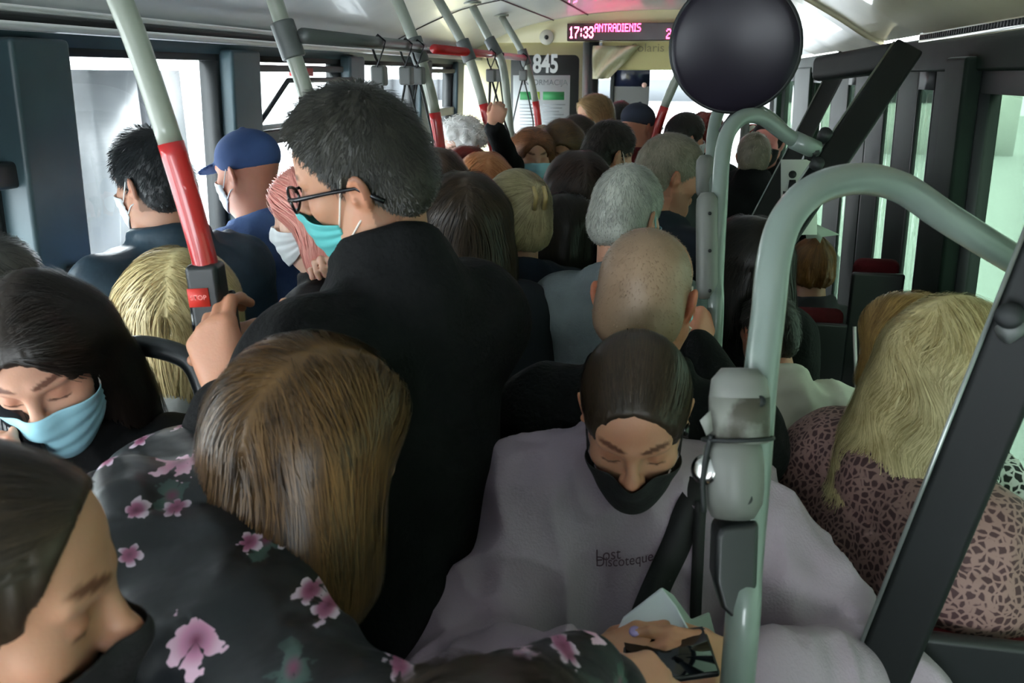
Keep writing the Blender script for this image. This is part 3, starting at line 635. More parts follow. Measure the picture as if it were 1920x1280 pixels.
def surface_nets(D, ax):
    I = D < 0; nx, ny, nz = D.shape; cnt = np.zeros((nx - 1, ny - 1, nz - 1), np.int8)
    for a in (0, 1):
        for b in (0, 1):
            for c in (0, 1): cnt += I[a:nx - 1 + a, b:ny - 1 + b, c:nz - 1 + c]
    act = (cnt > 0) & (cnt < 8); idx = -np.ones(act.shape, np.int64); C = np.argwhere(act); idx[act] = np.arange(len(C))
    S = np.zeros((len(C), 3)); W = np.zeros(len(C))
    for A in range(3):
        e = [0, 0, 0]; e[A] = 1; o1, o2 = [q for q in range(3) if q != A]
        for u in (0, 1):
            for v in (0, 1):
                off = [0, 0, 0]; off[o1] = u; off[o2] = v; p = C + off; q = p + e
                d0 = D[p[:, 0], p[:, 1], p[:, 2]]; d1 = D[q[:, 0], q[:, 1], q[:, 2]]; m = (d0 < 0) != (d1 < 0)
                t = np.where(m, d0 / np.where(m, d0 - d1, 1), 0)
                X = np.stack([ax[i][p[:, i]] for i in range(3)], 1); X[:, A] += t * (ax[A][q[:, A]] - ax[A][p[:, A]])
                S += X * m[:, None]; W += m
    V = S / W[:, None]; Fs = []
    for A in range(3):
        o1, o2 = (A + 1) % 3, (A + 2) % 3
        s0 = [slice(None)] * 3; s1 = [slice(None)] * 3; s0[A] = slice(0, -1); s1[A] = slice(1, None)
        cr = I[tuple(s0)] != I[tuple(s1)]; E = np.argwhere(cr); ok = (E[:, o1] > 0) & (E[:, o2] > 0) & (E[:, o1] < D.shape[o1] - 1) & (E[:, o2] < D.shape[o2] - 1); E = E[ok]
        if not len(E): continue
        ins = I[E[:, 0], E[:, 1], E[:, 2]]; q = []
        for u, v in ((1, 1), (0, 1), (0, 0), (1, 0)):
            c = E.copy(); c[:, o1] -= u; c[:, o2] -= v; q.append(idx[c[:, 0], c[:, 1], c[:, 2]])
        Q = np.stack(q, 1); Q[~ins] = Q[~ins][:, ::-1]; Fs.append(Q)
    return V, np.concatenate(Fs)
_tab = RNG.uniform(-1, 1, 8192)
def vnoise(P, seed=0):
    i = np.floor(P).astype(np.int64); f = P - i; f = f * f * (3 - 2 * f); r = 0
    for a in (0, 1):
        for b in (0, 1):
            for c in (0, 1):
                h = ((i[:, 0] + a) * 73856093 ^ (i[:, 1] + b) * 19349663 ^ (i[:, 2] + c) * 83492791 ^ seed * 2654435) % 8192
                r = r + _tab[h] * (f[:, 0] if a else 1 - f[:, 0]) * (f[:, 1] if b else 1 - f[:, 1]) * (f[:, 2] if c else 1 - f[:, 2])
    return r
def Rz(a): c, s = cos(a), sin(a); return np.array([[c, -s, 0], [s, c, 0], [0, 0, 1]])
def Rx(a): c, s = cos(a), sin(a); return np.array([[1, 0, 0], [0, c, -s], [0, s, c]])
def Ry(a): c, s = cos(a), sin(a); return np.array([[c, 0, s], [0, 1, 0], [-s, 0, c]])
def unit(v): v = np.array(v, float); return v / (np.linalg.norm(v) + 1e-9)

class Fr:
    """a frame: origin, rotation, scale; adds shapes given in its own coordinates"""
    def __init__(s, o, R, k=1.0): s.o = np.array(o, float); s.R = np.array(R); s.k = k
    def p(s, v): return s.o + s.R @ (np.array(v, float) * s.k)
    def P(s, V): return s.o + (np.asarray(V) * s.k) @ s.R.T
    def inv(s, V): return ((np.asarray(V) - s.o) @ s.R) / s.k
    def ell(s, f, c, r, k=.02, sub=False, R=None): f.ell(s.p(c), np.array(r) * s.k, k * s.k, sub, s.R if R is None else s.R @ R)
    def cap(s, f, a, b, ra, rb, k=.02, sub=False): f.cap(s.p(a), s.p(b), ra * s.k, rb * s.k, k * s.k, sub)

def add_head(f, h, fem=False, ears=True, fine=True, mouth=True):
    j = .9 if fem else 1.0
    h.ell(f, (0, -.014, .034), (.073, .094, .084), .03); h.ell(f, (0, .028, -.028), (.058 * j, .062, .082), .03)
    h.ell(f, (0, .04, .045), (.060, .050, .052), .03)
    h.ell(f, (0, .070, -.100), (.020 * j, .016, .017), .03)
    for x in (-1, 1):
        h.cap(f, (x * .054 * j, -.004, -.045), (x * .022 * j, .058, -.100), .020, .014, .03)
        h.ell(f, (x * .041, .058, -.020), (.021, .020, .018), .03)
        if fine:
            h.ell(f, (x * .031, .105, .002), (.019, .022, .013), .014, True)
            h.ell(f, (x * .031, .0745, .001), (.0145, .0125, .0125), .004)
            h.cap(f, (x * .012, .088, .024), (x * .046, .076, .025), .0085, .006, .014)
    h.cap(f, (0, .088, .016), (0, .106, -.024), .0075, .0095, .012); h.ell(f, (0, .108, -.028), (.011, .012, .0095), .010)
    if fine:
        for x in (-1, 1): h.ell(f, (x * .0125, .098, -.031), (.0075, .009, .007), .006)
        for x in (-1, 1): h.ell(f, (x * .007, .104, -.039), (.0035, .004, .004), .003, True)
    if mouth:
        h.ell(f, (0, .087, -.060), (.024, .010, .0065), .008); h.ell(f, (0, .086, -.0715), (.019, .010, .007), .008)
        if fine: h.cap(f, (-.023, .094, -.0655), (.023, .094, -.0655), .0022, .0022, .003, True)
    if ears:
        for x in (-1, 1):
            E = Ry(x * .28) @ Rx(.15) @ Rz(x * .35)
            h.ell(f, (x * .077, -.014, -.002), (.0075, .019, .031), .006, R=E)
            if fine:
                h.ell(f, (x * .085, -.010, .002), (.006, .011, .019), .005, True, R=E); h.ell(f, (x * .0785, -.004, -.012), (.005, .006, .008), .004)
def head_tint(V, h, brow=None, lips=None, stubble=0, lid=None):
    q = h.inv(V); T = np.ones((len(V), 4))
    def blend(m, c): m = np.clip(m, 0, 1)[:, None]; T[:, :3] = T[:, :3] * (1 - m) + np.array(c) * m
    fr_ = q[:, 1] > .03
    if lips is not None: blend((1 - ((q[:, 0] / .025) ** 2 + ((q[:, 2] + .0655) / .0105) ** 2)) * 3 * fr_, lips)
    blend((1 - ((np.abs(q[:, 0]) - .031) / .021) ** 2 - ((q[:, 2] - .004) / .013) ** 2) * 1.5 * fr_ * .45, (.75, .55, .5))
    blend((1 - ((q[:, 0]) ** 2 + (q[:, 1] - .112) ** 2 + (q[:, 2] + .03) ** 2) / .018 ** 2) * .5, (1, .78, .74))
    ear = (np.abs(q[:, 0]) > .073) & (q[:, 2] < .05) & (q[:, 2] > -.05); blend(ear * .35, (1, .68, .6))
    if brow is not None:
        a = np.abs(q[:, 0]); c = .0275 + .006 * np.clip((a - .012) / .03, 0, 1) - .02 * np.clip(a - .04, 0, 1)
        blend((1 - ((a - .031) / .023) ** 2 - ((q[:, 2] - c) / .0055) ** 2) * 2.2 * fr_, brow)
    if lid is not None: # lash line under closed lids
        a = np.abs(q[:, 0]); c = -.0065 + 5 * (a - .031) ** 2
        blend((1 - ((a - .031) / .017) ** 2 - ((q[:, 2] - c) / .0022) ** 2) * 2.2 * fr_, lid)
    if stubble: blend(((q[:, 2] < -.04) & (q[:, 1] > -.01)) * stubble, (.55, .5, .48))
    return T
def scalp_tint(V, h, T, c, lo=.0):
    q = h.inv(V); m = (q[:, 2] > .02 + .9 * np.clip(q[:, 1], 0, 1)) | ((q[:, 1] < -.02) & (q[:, 2] > -.06)); m = m.astype(float)[:, None]
    T[:, :3] = T[:, :3] * (1 - m) + T[:, :3] * np.array(c) * m; return T

FINGERS = [(.0275, .088, (.042, .026, .021), .0088), (.0095, .092, (.046, .029, .022), .0090), (-.009, .088, (.043, .027, .021), .0086), (-.0265, .078, (.034, .020, .018), .0076)]
def add_hand(f, H, side=1, curl=(.5, .5, .5, .5), spread=.06, thumb=(.6, .3, .3), k=.008, nails=None):
    """frame H: origin wrist, +Y to the fingers, +Z back of hand; thumb on -X for a right hand (side=1)"""
    sx = -side
    cs = curl if len(curl) == 4 else (curl[0],) * 4
    for (x, y, L, r), c in zip(FINGERS, cs):
        x = x * sx; kn = np.array((x, y, 0.0)); H.cap(f, (x * .55, .012, -.002), kn, .0145, .0115, .014)
        a = 0; p = kn; sp = x * 3 * spread * 8; cc = c if hasattr(c, '__len__') else (c * .9, c * 1.15, c * .8)
        for q, (l, cu) in enumerate(zip(L, cc)):
            a += cu; d = np.array((sin(sp * .35) * cos(a), cos(a), -sin(a))); d /= np.linalg.norm(d); n = p + d * l
            H.cap(f, p, n, r * (1 - .08 * q), r * (1 - .08 * (q + 1)), .005 if q else .008); p = n
            if q == 2 and nails is not None: nails.append((H.p(p), H.R @ d, H.R @ np.cross((1, 0, 0) , d) , r * H.k))
    H.ell(f, (0, .045, -.006), (.036, .05, .014), .015)
    ta, tb, tc = thumb; b = np.array((sx * .022, .022, -.008)); ang = ta
    for q, (l, dr) in enumerate(zip((.045, .034, .028), (0, tb, tc))):
        ang -= dr * .6; d = unit((sx * sin(ang), cos(ang), -.35 - dr * .5)); n = b + d * l; H.cap(f, b, n, .0125 - .0014 * q, .0112 - .0014 * q, .010 if q == 0 else .006); b = n
        if q == 2 and nails is not None: nails.append((H.p(b), H.R @ d, H.R @ np.cross(d, (0, 1, 0)), .009 * H.k))
def ik(a, b, l1, l2, pole):
    d = b - a; L = np.linalg.norm(d); L2 = min(L, (l1 + l2) * .995); u = d / L; x = (l1 * l1 - l2 * l2 + L2 * L2) / (2 * L2); h = sqrt(max(l1 * l1 - x * x, 0))
    p = np.array(pole, float); p = p - u * (p @ u); p /= np.linalg.norm(p) + 1e-9; return a + u * x + p * h, a + u * L2

# ------------------------------------------------------------------ hair strands combed over an implicit surface
def ribbons(P, N_, w, taper=True):
    """P (n,s,3) ; N_ (n,s,3) surface normals"""
    n, s, _ = P.shape; T = np.gradient(P, axis=1); B = np.cross(T, N_); B /= (np.linalg.norm(B, axis=-1, keepdims=True) + 1e-9)
    wt = np.ones(s); 
    if taper: wt = np.interp(np.linspace(0, 1, s), [0, .15, .7, 1], [.7, 1, .9, .15])
    W = (np.asarray(w).reshape(-1, 1) * wt)[:, :, None] * .5
    V = np.stack([P - B * W, P + B * W], 2).reshape(-1, 3)
    b = (np.arange(n) * s * 2)[:, None] + (np.arange(s - 1) * 2)[None]; b = b.ravel()
    return V, np.stack([b, b + 1, b + 3, b + 2], 1)
def comb(f, roots, flow, length, steps, lift=(.001, .003), stray=.0):
    P = roots.copy(); out = [P.copy()]; nor = []; n = len(P); st = (np.asarray(length) / steps).reshape(-1, 1) * np.ones((n, 1)); l0 = RNG.uniform(lift[0], lift[1], n)
    jit = RNG.normal(0, 1, (n, 3))
    for i in range(steps + 1):
        g = f.grad(P); nor.append(g)
        if i == steps: break
        v = flow(P, i / steps); v = v + jit * stray; v = v - g * (v * g).sum(1, keepdims=True); v /= (np.linalg.norm(v, axis=1, keepdims=True) + 1e-9)
        P = P + v * st; d = f(P); P = P - f.grad(P) * (d - l0 * (1 + 1.2 * i / steps))[:, None]; out.append(P.copy())
    return np.stack(out, 1), np.stack(nor, 1)

# hair styles: name -> builder in head coordinates
def add_hair(f, h, st):
    k = st['kind']; t = st.get('t', .006)
    cut_face = lambda z=st.get('cz', 0.0), w=st.get('cw', 0.0): h.ell(f, (0, .128 + w, -.030 + z), (.088, .078, .100), .012, True)
    def cut_ears():
        for x in (-1, 1): h.ell(f, (x * .088, -.004, -.012), (.022, .021, .036), .008, True)
    if k in ('short', 'buzz', 'crop', 'fringe'):
        t2 = st.get('top', t); h.ell(f, (0, .04, .046), (.060 + t, .050 + t, .053 + t), .02)
        h.ell(f, (0, -.014, .034), (.073 + t, .094 + t, .084 + t), .02)
        if t2 > t: h.ell(f, (0, .006, .060 + t2 * .6), (.062, .086, .060 + t2 * .4), .03)
        h.cap(f, (-.02, -.060, -.02), (.02, -.060, -.02), .052, .052, .03)
        cut_face(); h.ell(f, (0, -.02, -.150), (.13, .14, .078), .012, True); cut_ears()
        if k == 'fringe': h.ell(f, (0, .070, .062), (.055, .035, .024), .02)
    elif k == 'back':     # combed back
        h.ell(f, (0, .04, .046), (.060 + t * .8, .050 + t * .8, .053 + t * .8), .02)
    if k == 'back':     # combed back tight, with a knot or pony tail
        h.ell(f, (0, -.016, .036), (.079 + t - .006, .098 + t - .006, .086 + t - .006), .02); h.cap(f, (-.02, -.062, -.02), (.02, -.062, -.02), .054, .054, .03)
        cut_face(); h.ell(f, (0, -.02, -.135), (.13, .14, .078), .012, True); cut_ears()
        b = st.get('knot')
        if b is not None: h.ell(f, b, st.get('kr', (.036, .034, .034)), .012)
        for c in st.get('tail', []): h.cap(f, *c, .02)
    elif k in ('long', 'bob'):
        L = st.get('L', .30); wd = st.get('w', 1.0); h.ell(f, (0, .04, .046), (.070, .058, .060), .02)
        h.ell(f, (0, -.016, .036), (.082 * wd, .103, .092), .03)
        for x in (-1, 1):
            h.cap(f, (x * .052 * wd, .005, .03), (x * .072 * wd, .012 - .02 * (k == 'long'), -L * .55), .034, .030, .03)
            h.cap(f, (x * .056 * wd, -.045, .02), (x * .060 * wd, -.050, -L), .045, .032, .03)
        h.cap(f, (0, -.055, 0), (0, -.068, -L * 1.05), .058, st.get('tip', .040), .04); h.ell(f, (0, -.055, -L * .45), (.10 * wd, .062, L * .55), .03)
        h.ell(f, (0, .118, -.036), (.068, .088, .108), .010, True)
    elif k == 'curly':
        rr = np.random.default_rng(3)
        h.ell(f, (0, -.016, .040), (.092, .108, .096), .03); h.ell(f, (0, .120, -.045), (.070, .075, .095), .012, True); h.ell(f, (0, -.02, -.14), (.13, .14, .078), .012, True)
        for _ in range(70):
            d = unit(rr.normal(0, 1, 3)); d[2] = abs(d[2]) * 1.2 - .3; d = unit(d)
            if d[1] > .55 and d[2] < .4: continue
            h.ell(f, np.array((0, -.016, .03)) + d * np.array((.09, .106, .098)), (.018,) * 3, .008)
    elif k == 'cap':
        h.ell(f, (0, -.010, .050), (.084, .106, .078), .02); h.ell(f, (0, -.02, -.060), (.14, .16, .082), .012, True)
        B = Rx(-.25); h.ell(f, (0, .115, .030), (.066, .075, .007), .012, R=B); h.ell(f, (0, -.01, .130), (.008, .008, .006), .003)
    elif k == 'beanie':
        h.ell(f, (0, -.016, .040), (.084, .106, .094), .03); h.ell(f, (0, .115, -.055), (.074, .075, .085), .012, True)
def flow_fn(h, st, f):
    k = st['kind']
    def fl(P, t):
        q = h.inv(P)
        if k in ('long', 'bob'):
            part = st.get('part', 0.0); sx = np.sign(q[:, 0] - part); v = np.stack([sx * np.clip(.9 - 6 * np.maximum(.10 - q[:, 2], 0), .0, .9), np.clip(q[:, 1], -.05, .05) * -6 - .15, -np.ones(len(q)) * (1.0)], 1)
            fr_ = (q[:, 1] > .02) & (q[:, 2] > .0); v[fr_, 1] -= .9
            v[:, 0] += .35 * np.sin(q[:, 2] * st.get('wave', 40) + q[:, 0] * 30) * st.get('wamp', .4)
            vw = v @ h.R.T; vw[:, 2] -= .5 * (q[:, 2] < .02); return vw
        if k == 'back':
            b = np.array(st.get('knot', (0, -.10, .0))); v = b - q; v /= np.linalg.norm(v, axis=1, keepdims=True)
            return v @ h.R.T
        c = np.array(st.get('crown', (0.0, -.055, .12))); v = q - c; v[:, 2] -= .03
        if k == 'fringe' or st.get('fwd'): v[:, 1] += np.where(q[:, 2] > .05, .12, 0)
        v = v / (np.linalg.norm(v, axis=1, keepdims=True) + 1e-9); return v @ h.R.T
    return fl

m_shoe = mat('black_shoe_leather', rgb(20, 20, 22), .5)
PEOPLE = []
def person(label, px, py, d, yaw=0, hyaw=None, pitch=0, roll=0, sit=False, lean=0.0, fem=False, skin_m=None, hair=None, hair_m=None, top=None, top_m=None, leg_m=None,
           mask=None, arms={}, fine=False, hs=1.0, bw=1.0, brow=(.25, .2, .18), lips=None, stubble=0, strands=1500, strand_w=.0016, slen=.02, scalp=None, fold=.006, quilt=None, seated_floor=None, hips=None, post=None, base_z=0, hunch=0.0):
    hy = radians(yaw if hyaw is None else hyaw); yw_ = radians(yaw); Hw = at_d(px, py + (0 if fine else 16 / d), d); hs *= (1 if fine else .93); top = top or {}
    Rb = Rz(yw_); Rh = Rz(hy) @ Rx(-radians(pitch)) @ Ry(radians(roll))
    s = 1.0 if sit else float(np.clip((Hw[2] - base_z) / 1.635, .80, 1.10)); ln = lean
    # joints in the person's own upright frame, origin under the hips
    hz = .93 * s; 
    if sit: hz = .0
    def T(x, y, z):  # torso point; z measured for a standing 1.75 m person
        q = Rx(-ln) @ np.array((x, y, z - .93)) * s; return q + np.array((0, 0, hz))
    Hl = T(0, .035 + hunch * .5, 1.635 - hunch)
    off = Rb @ Hl
    if sit: base = np.array((Hw[0] - off[0], Hw[1] - off[1], 0)); hipz = Hw[2] - Hl[2]; hz = hipz
    else: base = np.array((Hw[0] - off[0], Hw[1] - off[1], 0)); hz += (Hw[2] - off[2])
    W = lambda v: base + Rb @ np.array(v)            # own -> world (all fields are built in world space)
    t = thing('person', label, 'person', (base[0], base[1], (hz - .5 if sit else base_z)), yw_)
    Tw = lambda x, y, z: W(T(x, y, z))
    B = Fr(Tw(0, 0, 0), Rb @ Rx(-ln), s)            # torso frame, coordinates as for T
    H = Fr(Hw, Rh, hs)
    sw = (.155 if fem else .175) * bw
    body = Field()
    add_head(body, H, fem, fine=fine or d < 2.6, mouth=mask is None)
    nb = B.p((0, -.02, 1.46)); body.cap(H.p((0, -.022, -.045)), nb, (.050 if fem else .057) * hs, .058, .03); body.cap(H.p((0, .012, -.05)), B.p((0, .015, 1.45)), .038, .05, .03)
    B.cap(body, (-sw * .9, -.01, 1.405), (sw * .9, -.01, 1.405), .052, .052, .04); B.ell(body, (0, 0, 1.27), (.145 * bw, .10, .20), .05); B.ell(body, (0, 0, 1.06), (.13 * bw, .095, .17), .05); B.ell(body, (0, 0, .94), (.155 * bw, .105, .12), .05)
    # arms
    ar = {}
    for sd, nm in ((1, 'R'), (-1, 'L')):
        sh = B.p((sd * sw, -.01, 1.395)); spec = arms.get(nm)
        if spec is None:
            el = B.p((sd * (sw + .055), -.03, 1.13)); wr = B.p((sd * (sw + .045), .05, .89)); hd = unit(wr - el); zn = Rb @ np.array((sd, 0.1, 0.)); cu = (.35,); th = (.35, .2, .2)
            if sit: wr = B.p((sd * (sw - .02), .24, 1.02)); el = B.p((sd * (sw + .05), .02, 1.10)); hd = unit(wr - el); zn = (0, 0, 1)
        else:
            el, wr = ik(sh, np.array(spec['w'], float), .30 * s, .26 * s, Rb @ np.array(spec.get('pole', (sd * .5, -.4, -1)))); hd = unit(spec.get('dir', wr - el)); zn = np.array(spec.get('back', (0, 0, 1)), float); cu = spec.get('curl', (.5,)); th = spec.get('thumb', (.6, .3, .3))
        ar[nm] = (sh, el, wr); body.cap(sh, el, .044, .036, .03); body.cap(el, wr, .036, .0245, .02)
        zn = np.array(zn, float); zn = unit(zn - hd * (zn @ hd)); R_ = np.stack([np.cross(hd, zn), hd, zn], 1)
        ar[nm] += (Fr(wr, R_, s * (.93 if fem else 1.0)), cu, th)
    # legs
    foot = []
    for sd in (1, -1):
        hp = B.p((sd * .085, 0, .93))
        if sit: kn = hp + Rb @ np.array((sd * .03, .40, -.02)); an = kn + Rb @ np.array((0, .02, -.43))
        else: kn = base + Rb @ np.array((sd * .10, .01, 0)) + (0, 0, (hp[2] - base_z) * .53 + base_z); an = base + Rb @ np.array((sd * .105, -.02, 0)) + (0, 0, .09 + base_z)
        body.cap(hp, kn, .072, .048, .03); body.cap(kn, an, .048, .033, .02); foot.append((hp, kn, an))
    zc = min(H.p((0, 0, 0))[2] - .20, nb[2] - .01)
    res = .0035 if fine else (.0045 if d < 2.2 else .006)
    V1, F1 = body.mesh(.012 if d < 2.6 else .016); 
    # split: fine head and neck above the shoulders, coarser body below, welded in one mesh
    hb = Field(); hb.ops = [o for o in body.ops if o[0] and (o[-1][2] > zc and np.linalg.norm((o[-1] + o[-2]) / 2 - Hw) < .30)]
    V2, F2 = hb.mesh(res)
    keep = np.where(np.linalg.norm(V1 - Hw, axis=1) < .155, False, True) | (V1[:, 2] < nb[2] - .01)
    F1 = F1[keep[F1].all(1)]
    T1 = np.ones((len(V1), 4)); T2 = head_tint(V2, H, brow=brow if (fine or d < 4.0) else None, lips=lips if mask is None else None, stubble=stubble, lid=(.2, .15, .13) if fine or d < 3.5 else None)
    if scalp is not None: T2 = scalp_tint(V2, H, T2, scalp)
    VV, FF, TT = [V1, V2], [F1, F2 + len(V1)], [T1, T2]
    nails = []
    for nm in ('R', 'L'):
        sh, el, wr, HF, cu, th = ar[nm]
        spec = arms.get(nm)
        if spec is None and (d > 1.4): hres = .008
        else: hres = .003 if fine else .004
        hf = Field(); hf.cap(wr + (el - wr) * .35, wr, .029, .0245, .01); add_hand(hf, HF, 1 if nm == 'R' else -1, cu, thumb=th, nails=nails if spec and spec.get('nails') else None)
        v, fq = hf.mesh(hres); n0 = sum(len(q) for q in VV); VV.append(v); FF.append(fq + n0); tt = np.ones((len(v), 4)); tt[:, :3] *= (1, .93, .9); TT.append(tt)
    sm = skin_m or SK['fair']
    bo = rawmesh('body', np.concatenate(VV), np.concatenate(FF), sm, t, tint=np.concatenate(TT))
    for i, (p, dd, up, r) in enumerate(nails):
        if nails:
            up = unit(up); x = np.cross(dd, up); MB().lathe(p - dd * r * .1 + up * r * .55, np.stack([x, dd, up], 1), [(r * .8, -.001), (r * .85, .0), (r * .5, .0015)], 12).build('fingernail', mat('lilac_nail_varnish', rgb(170, 150, 205), .2, coat=.5), t, smooth=True)
    # clothing
    th_ = top.get('t', .022); hem = top.get('hem', .84); C = Field()
    B.cap(C, (-sw * .86, -.012, 1.402), (sw * .86, -.012, 1.402), .052 + th_, .052 + th_, .05); B.ell(C, (0, .0, 1.25), (.15 * bw + th_, .105 + th_, .22), .06); B.ell(C, (0, .0, 1.04), (.145 * bw + th_, .105 + th_, .17), .06)
    B.ell(C, (0, 0, hem + .10), (.165 * bw + th_, .115 + th_, .13), .07)
    for q_ in (-1, 1): B.cap(C, (0, -.02, 1.445), (q_ * sw * .8, -.015, 1.405), .060 + th_ * .6, .052 + th_ * .8, .05)
    if hem < .75 and not sit:
        B.cap(C, (0, 0, .95), (0, 0, hem), .15 + th_, .17 + th_, .08)
    for nm in ('R', 'L'):
        sh, el, wr = ar[nm][:3]; sl = top.get('sleeve', 1.0); sr = top.get('sr', 1.0); e2 = el + (wr - el) * .93
        C.cap(sh + (nb - sh) * .12 - (0, 0, .012), el, (.047 + th_ * .6) * sr, (.041 + th_ * .6) * sr, .07)
        if sl > .6: C.cap(el, e2, (.043 + th_ * .7) * sr, (.031 + th_ * .4) * (.5 + .5 * sr), .025)
    nbv = unit(H.p((0, -.03, -.08)) - nb); Rn = frame_from(nbv, up=Rb @ np.array((0, 1, 0.)))
    Rn = np.stack([Rb @ np.array((1., 0, 0)), unit(np.cross(nbv, Rb @ np.array((1., 0, 0)))), nbv], 1)
    ck = top.get('collar', 'stand')
    if ck == 'stand': C.tor(nb + nbv * .035 + Rb @ (0, .004, 0), Rn, .074, .074, .009 + th_ * .3, .022, .02)
    elif ck == 'high': C.tor(nb + nbv * .038, Rn @ Rx(-.25), .068, .070, .008 + th_ * .25, .042, .035)
    elif ck == 'crew': C.tor(nb + nbv * -.004 + Rb @ (0, .012, 0), Rn @ Rx(-.35), .074, .076, .010, .008, .02)
    elif ck == 'lapel': C.tor(nb + nbv * .02, Rn @ Rx(-.2), .080, .082, .013, .026, .015)
    elif ck == 'hood':
        C.tor(nb + nbv * .03, Rn, .085, .08, .018, .018, .03); B.ell(C, (0, -.125, 1.40 + top.get('hz', 0)), (.115, .06, .085), .05); B.cap(C, (-.075, -.06, 1.46), (.075, -.06, 1.46), .03, .03, .04)
    cres = .006 if fine else (.009 if d < 2.4 else .013)
    V, Fq = C.mesh(cres)
    # folds
    N_ = C.grad(V, .004); q = (V - base) @ Rb; dsp = np.zeros(len(V))
    sd_ = int(px * 7 + py) % 997
    a = 1 - np.abs(vnoise(q * (9, 9, 5) + vnoise(q * 6, sd_)[:, None] * .7, sd_ + 1)) * 2; b2 = 1 - np.abs(vnoise(q * (20, 20, 13), sd_ + 2)) * 2
    dsp = fold * (a * .9 + b2 * .45) - fold * .4
    if quilt:
        z = q[:, 2] + .012 * vnoise(q * 8, 5); dsp = dsp * .6 + quilt[1] * (np.abs(np.sin(pi * z / quilt[0])) ** .6 - .6)
    V = V + N_ * dsp[:, None]; 
    rawmesh(top.get('name', 'jacket'), V, Fq, top_m, t)
    if d < 6:
        L_ = Field()
        for hp, kn, an in foot: L_.cap(hp, kn, .088, .062, .05); L_.cap(kn, an + (0, 0, .03), .062, .05, .03)
        B.ell(L_, (0, 0, .94), (.165 * bw, .115, .10), .05)
        V, Fq = L_.mesh(.016); rawmesh('trousers', V, Fq, leg_m or mat('dark_trousers', rgb(30, 32, 38), .8), t)
        for hp, kn, an in foot:
            S = Field(); fx = Rb @ np.array((0, 1, 0.)); S.cap(an + (0, 0, -.05), an + fx * .15 + (0, 0, -.06), .036, .030, .02); S.cap(an + (0, 0, .0), an + (0, 0, -.04), .038, .038, .02)
            V, Fq = S.mesh(.014); V[:, 2] = np.maximum(V[:, 2], (hz - .5 if sit else base_z)); rawmesh('shoe', V, Fq, m_shoe, t)
    # hair
    info = dict(t=t, H=H, B=B, C=C, body=body, ar=ar, Rb=Rb, nb=nb, base=base, W=W, Hw=Hw, hz=hz, sit=sit)
    if hair:
        hf = Field(); add_hair(hf, H, hair); V, Fq = hf.mesh(.004 if d < 2.2 else .006)
        if hair['kind'] in ('long', 'bob', 'back'):
            qh = H.inv(V); ang = np.arctan2(qh[:, 1] + .02, qh[:, 0]); gr_ = 1 - 2 * np.abs(vnoise(np.stack([np.cos(ang) * 9, np.sin(ang) * 9, qh[:, 2] * 9 + .6 * np.sin(qh[:, 2] * 30)], 1), int(px) % 97)); g2 = 1 - 2 * np.abs(vnoise(np.stack([np.cos(ang) * 22, np.sin(ang) * 22, qh[:, 2] * 12], 1), 9))
            if hair.get('parting'): V = V - hf.grad(V) * (.0022 * np.exp(-((qh[:, 0] - .002) / .004) ** 2) * (qh[:, 2] > .06))[:, None]
            V = V + hf.grad(V) * ((.0035 * gr_ + .002 * g2) * hair.get('groove', 1.0) * np.clip((.11 - qh[:, 2]) / .1, .15, 1.3))[:, None]
        nm = {'cap': 'cap', 'beanie': 'hat'}.get(hair['kind'], 'hair')
        if strands and nm == 'hair':
            cen = V[Fq].mean(1); qv = H.inv(cen); g = hf.grad(cen)
            if hair['kind'] in ('long', 'bob'): ok = (qv[:, 2] > (-.04))
            elif hair['kind'] == 'back': ok = np.ones(len(cen), bool)
            else: ok = (qv[:, 2] > -.07)
            ok &= np.sum(cen - H.p((0, -.01, .02)), axis=1) * 0 == 0; outw = ((cen - H.p((0, -.012, 0))) * g).sum(1) > .02; ok &= outw
            for op in hf.ops:
                if op[5]: ok &= hf.dist(op, cen) > .007
            idx = np.flatnonzero(ok); ch = RNG.choice(idx, min(strands, len(idx) * 4), replace=True); roots = cen[ch] + RNG.normal(0, .002, (len(ch), 3)); qr = qv[ch]
            if hair['kind'] in ('long', 'bob'):
                Lh = hair.get('L', .3); ln_ = (qr[:, 2] + Lh * .95) * RNG.uniform(.75, 1.08, len(ch)) * H.k + .03; steps = 14
                P, NN = comb(hf, roots, flow_fn(H, hair, hf), ln_, steps, (.0015, .009), stray=.16)
            elif hair['kind'] == 'back':
                P, NN = comb(hf, roots, flow_fn(H, hair, hf), np.linalg.norm(qr - np.array(hair.get('knot', (0, -.1, 0))), axis=1) * .8, 9, (.0004, .003), stray=.05)
            elif hair['kind'] == 'curly': P, NN = comb(hf, roots, flow_fn(H, hair, hf), .03, 5, (.001, .010), stray=1.2)
            else:
                hh = slen * (np.clip(.35 + (qr[:, 2] + .03) / .10, .15, 1.0)) * RNG.uniform(.6, 1.25, len(ch)); P, NN = comb(hf, roots, flow_fn(H, hair, hf), hh, 4, (0, .0015), stray=hair.get('mess', .25))
                up = hair.get('up', .25); g0 = NN[:, 0]; tt = np.linspace(0, 1, P.shape[1])[None, :, None]; P = P + g0[:, None, :] * (hh[:, None, None] * up * tt ** 1.3)
            okp = np.ones(len(P), bool)
            for op in hf.ops:
                if op[5]: okp &= hf.dist(op, P[:, 1:]).min(1) > .0015
            P, NN = P[okp], NN[okp]
            v, fr_ = ribbons(P, NN, RNG.uniform(.6, 1.4, len(P)) * strand_w); n0 = len(V); V = np.concatenate([V, v]); Fq = np.concatenate([Fq, fr_ + n0])
        rawmesh(nm, V, Fq, hair_m, t)
    if mask: add_mask(info, mask, d)
    PEOPLE.append(info)

    if post: post(info)
    return info

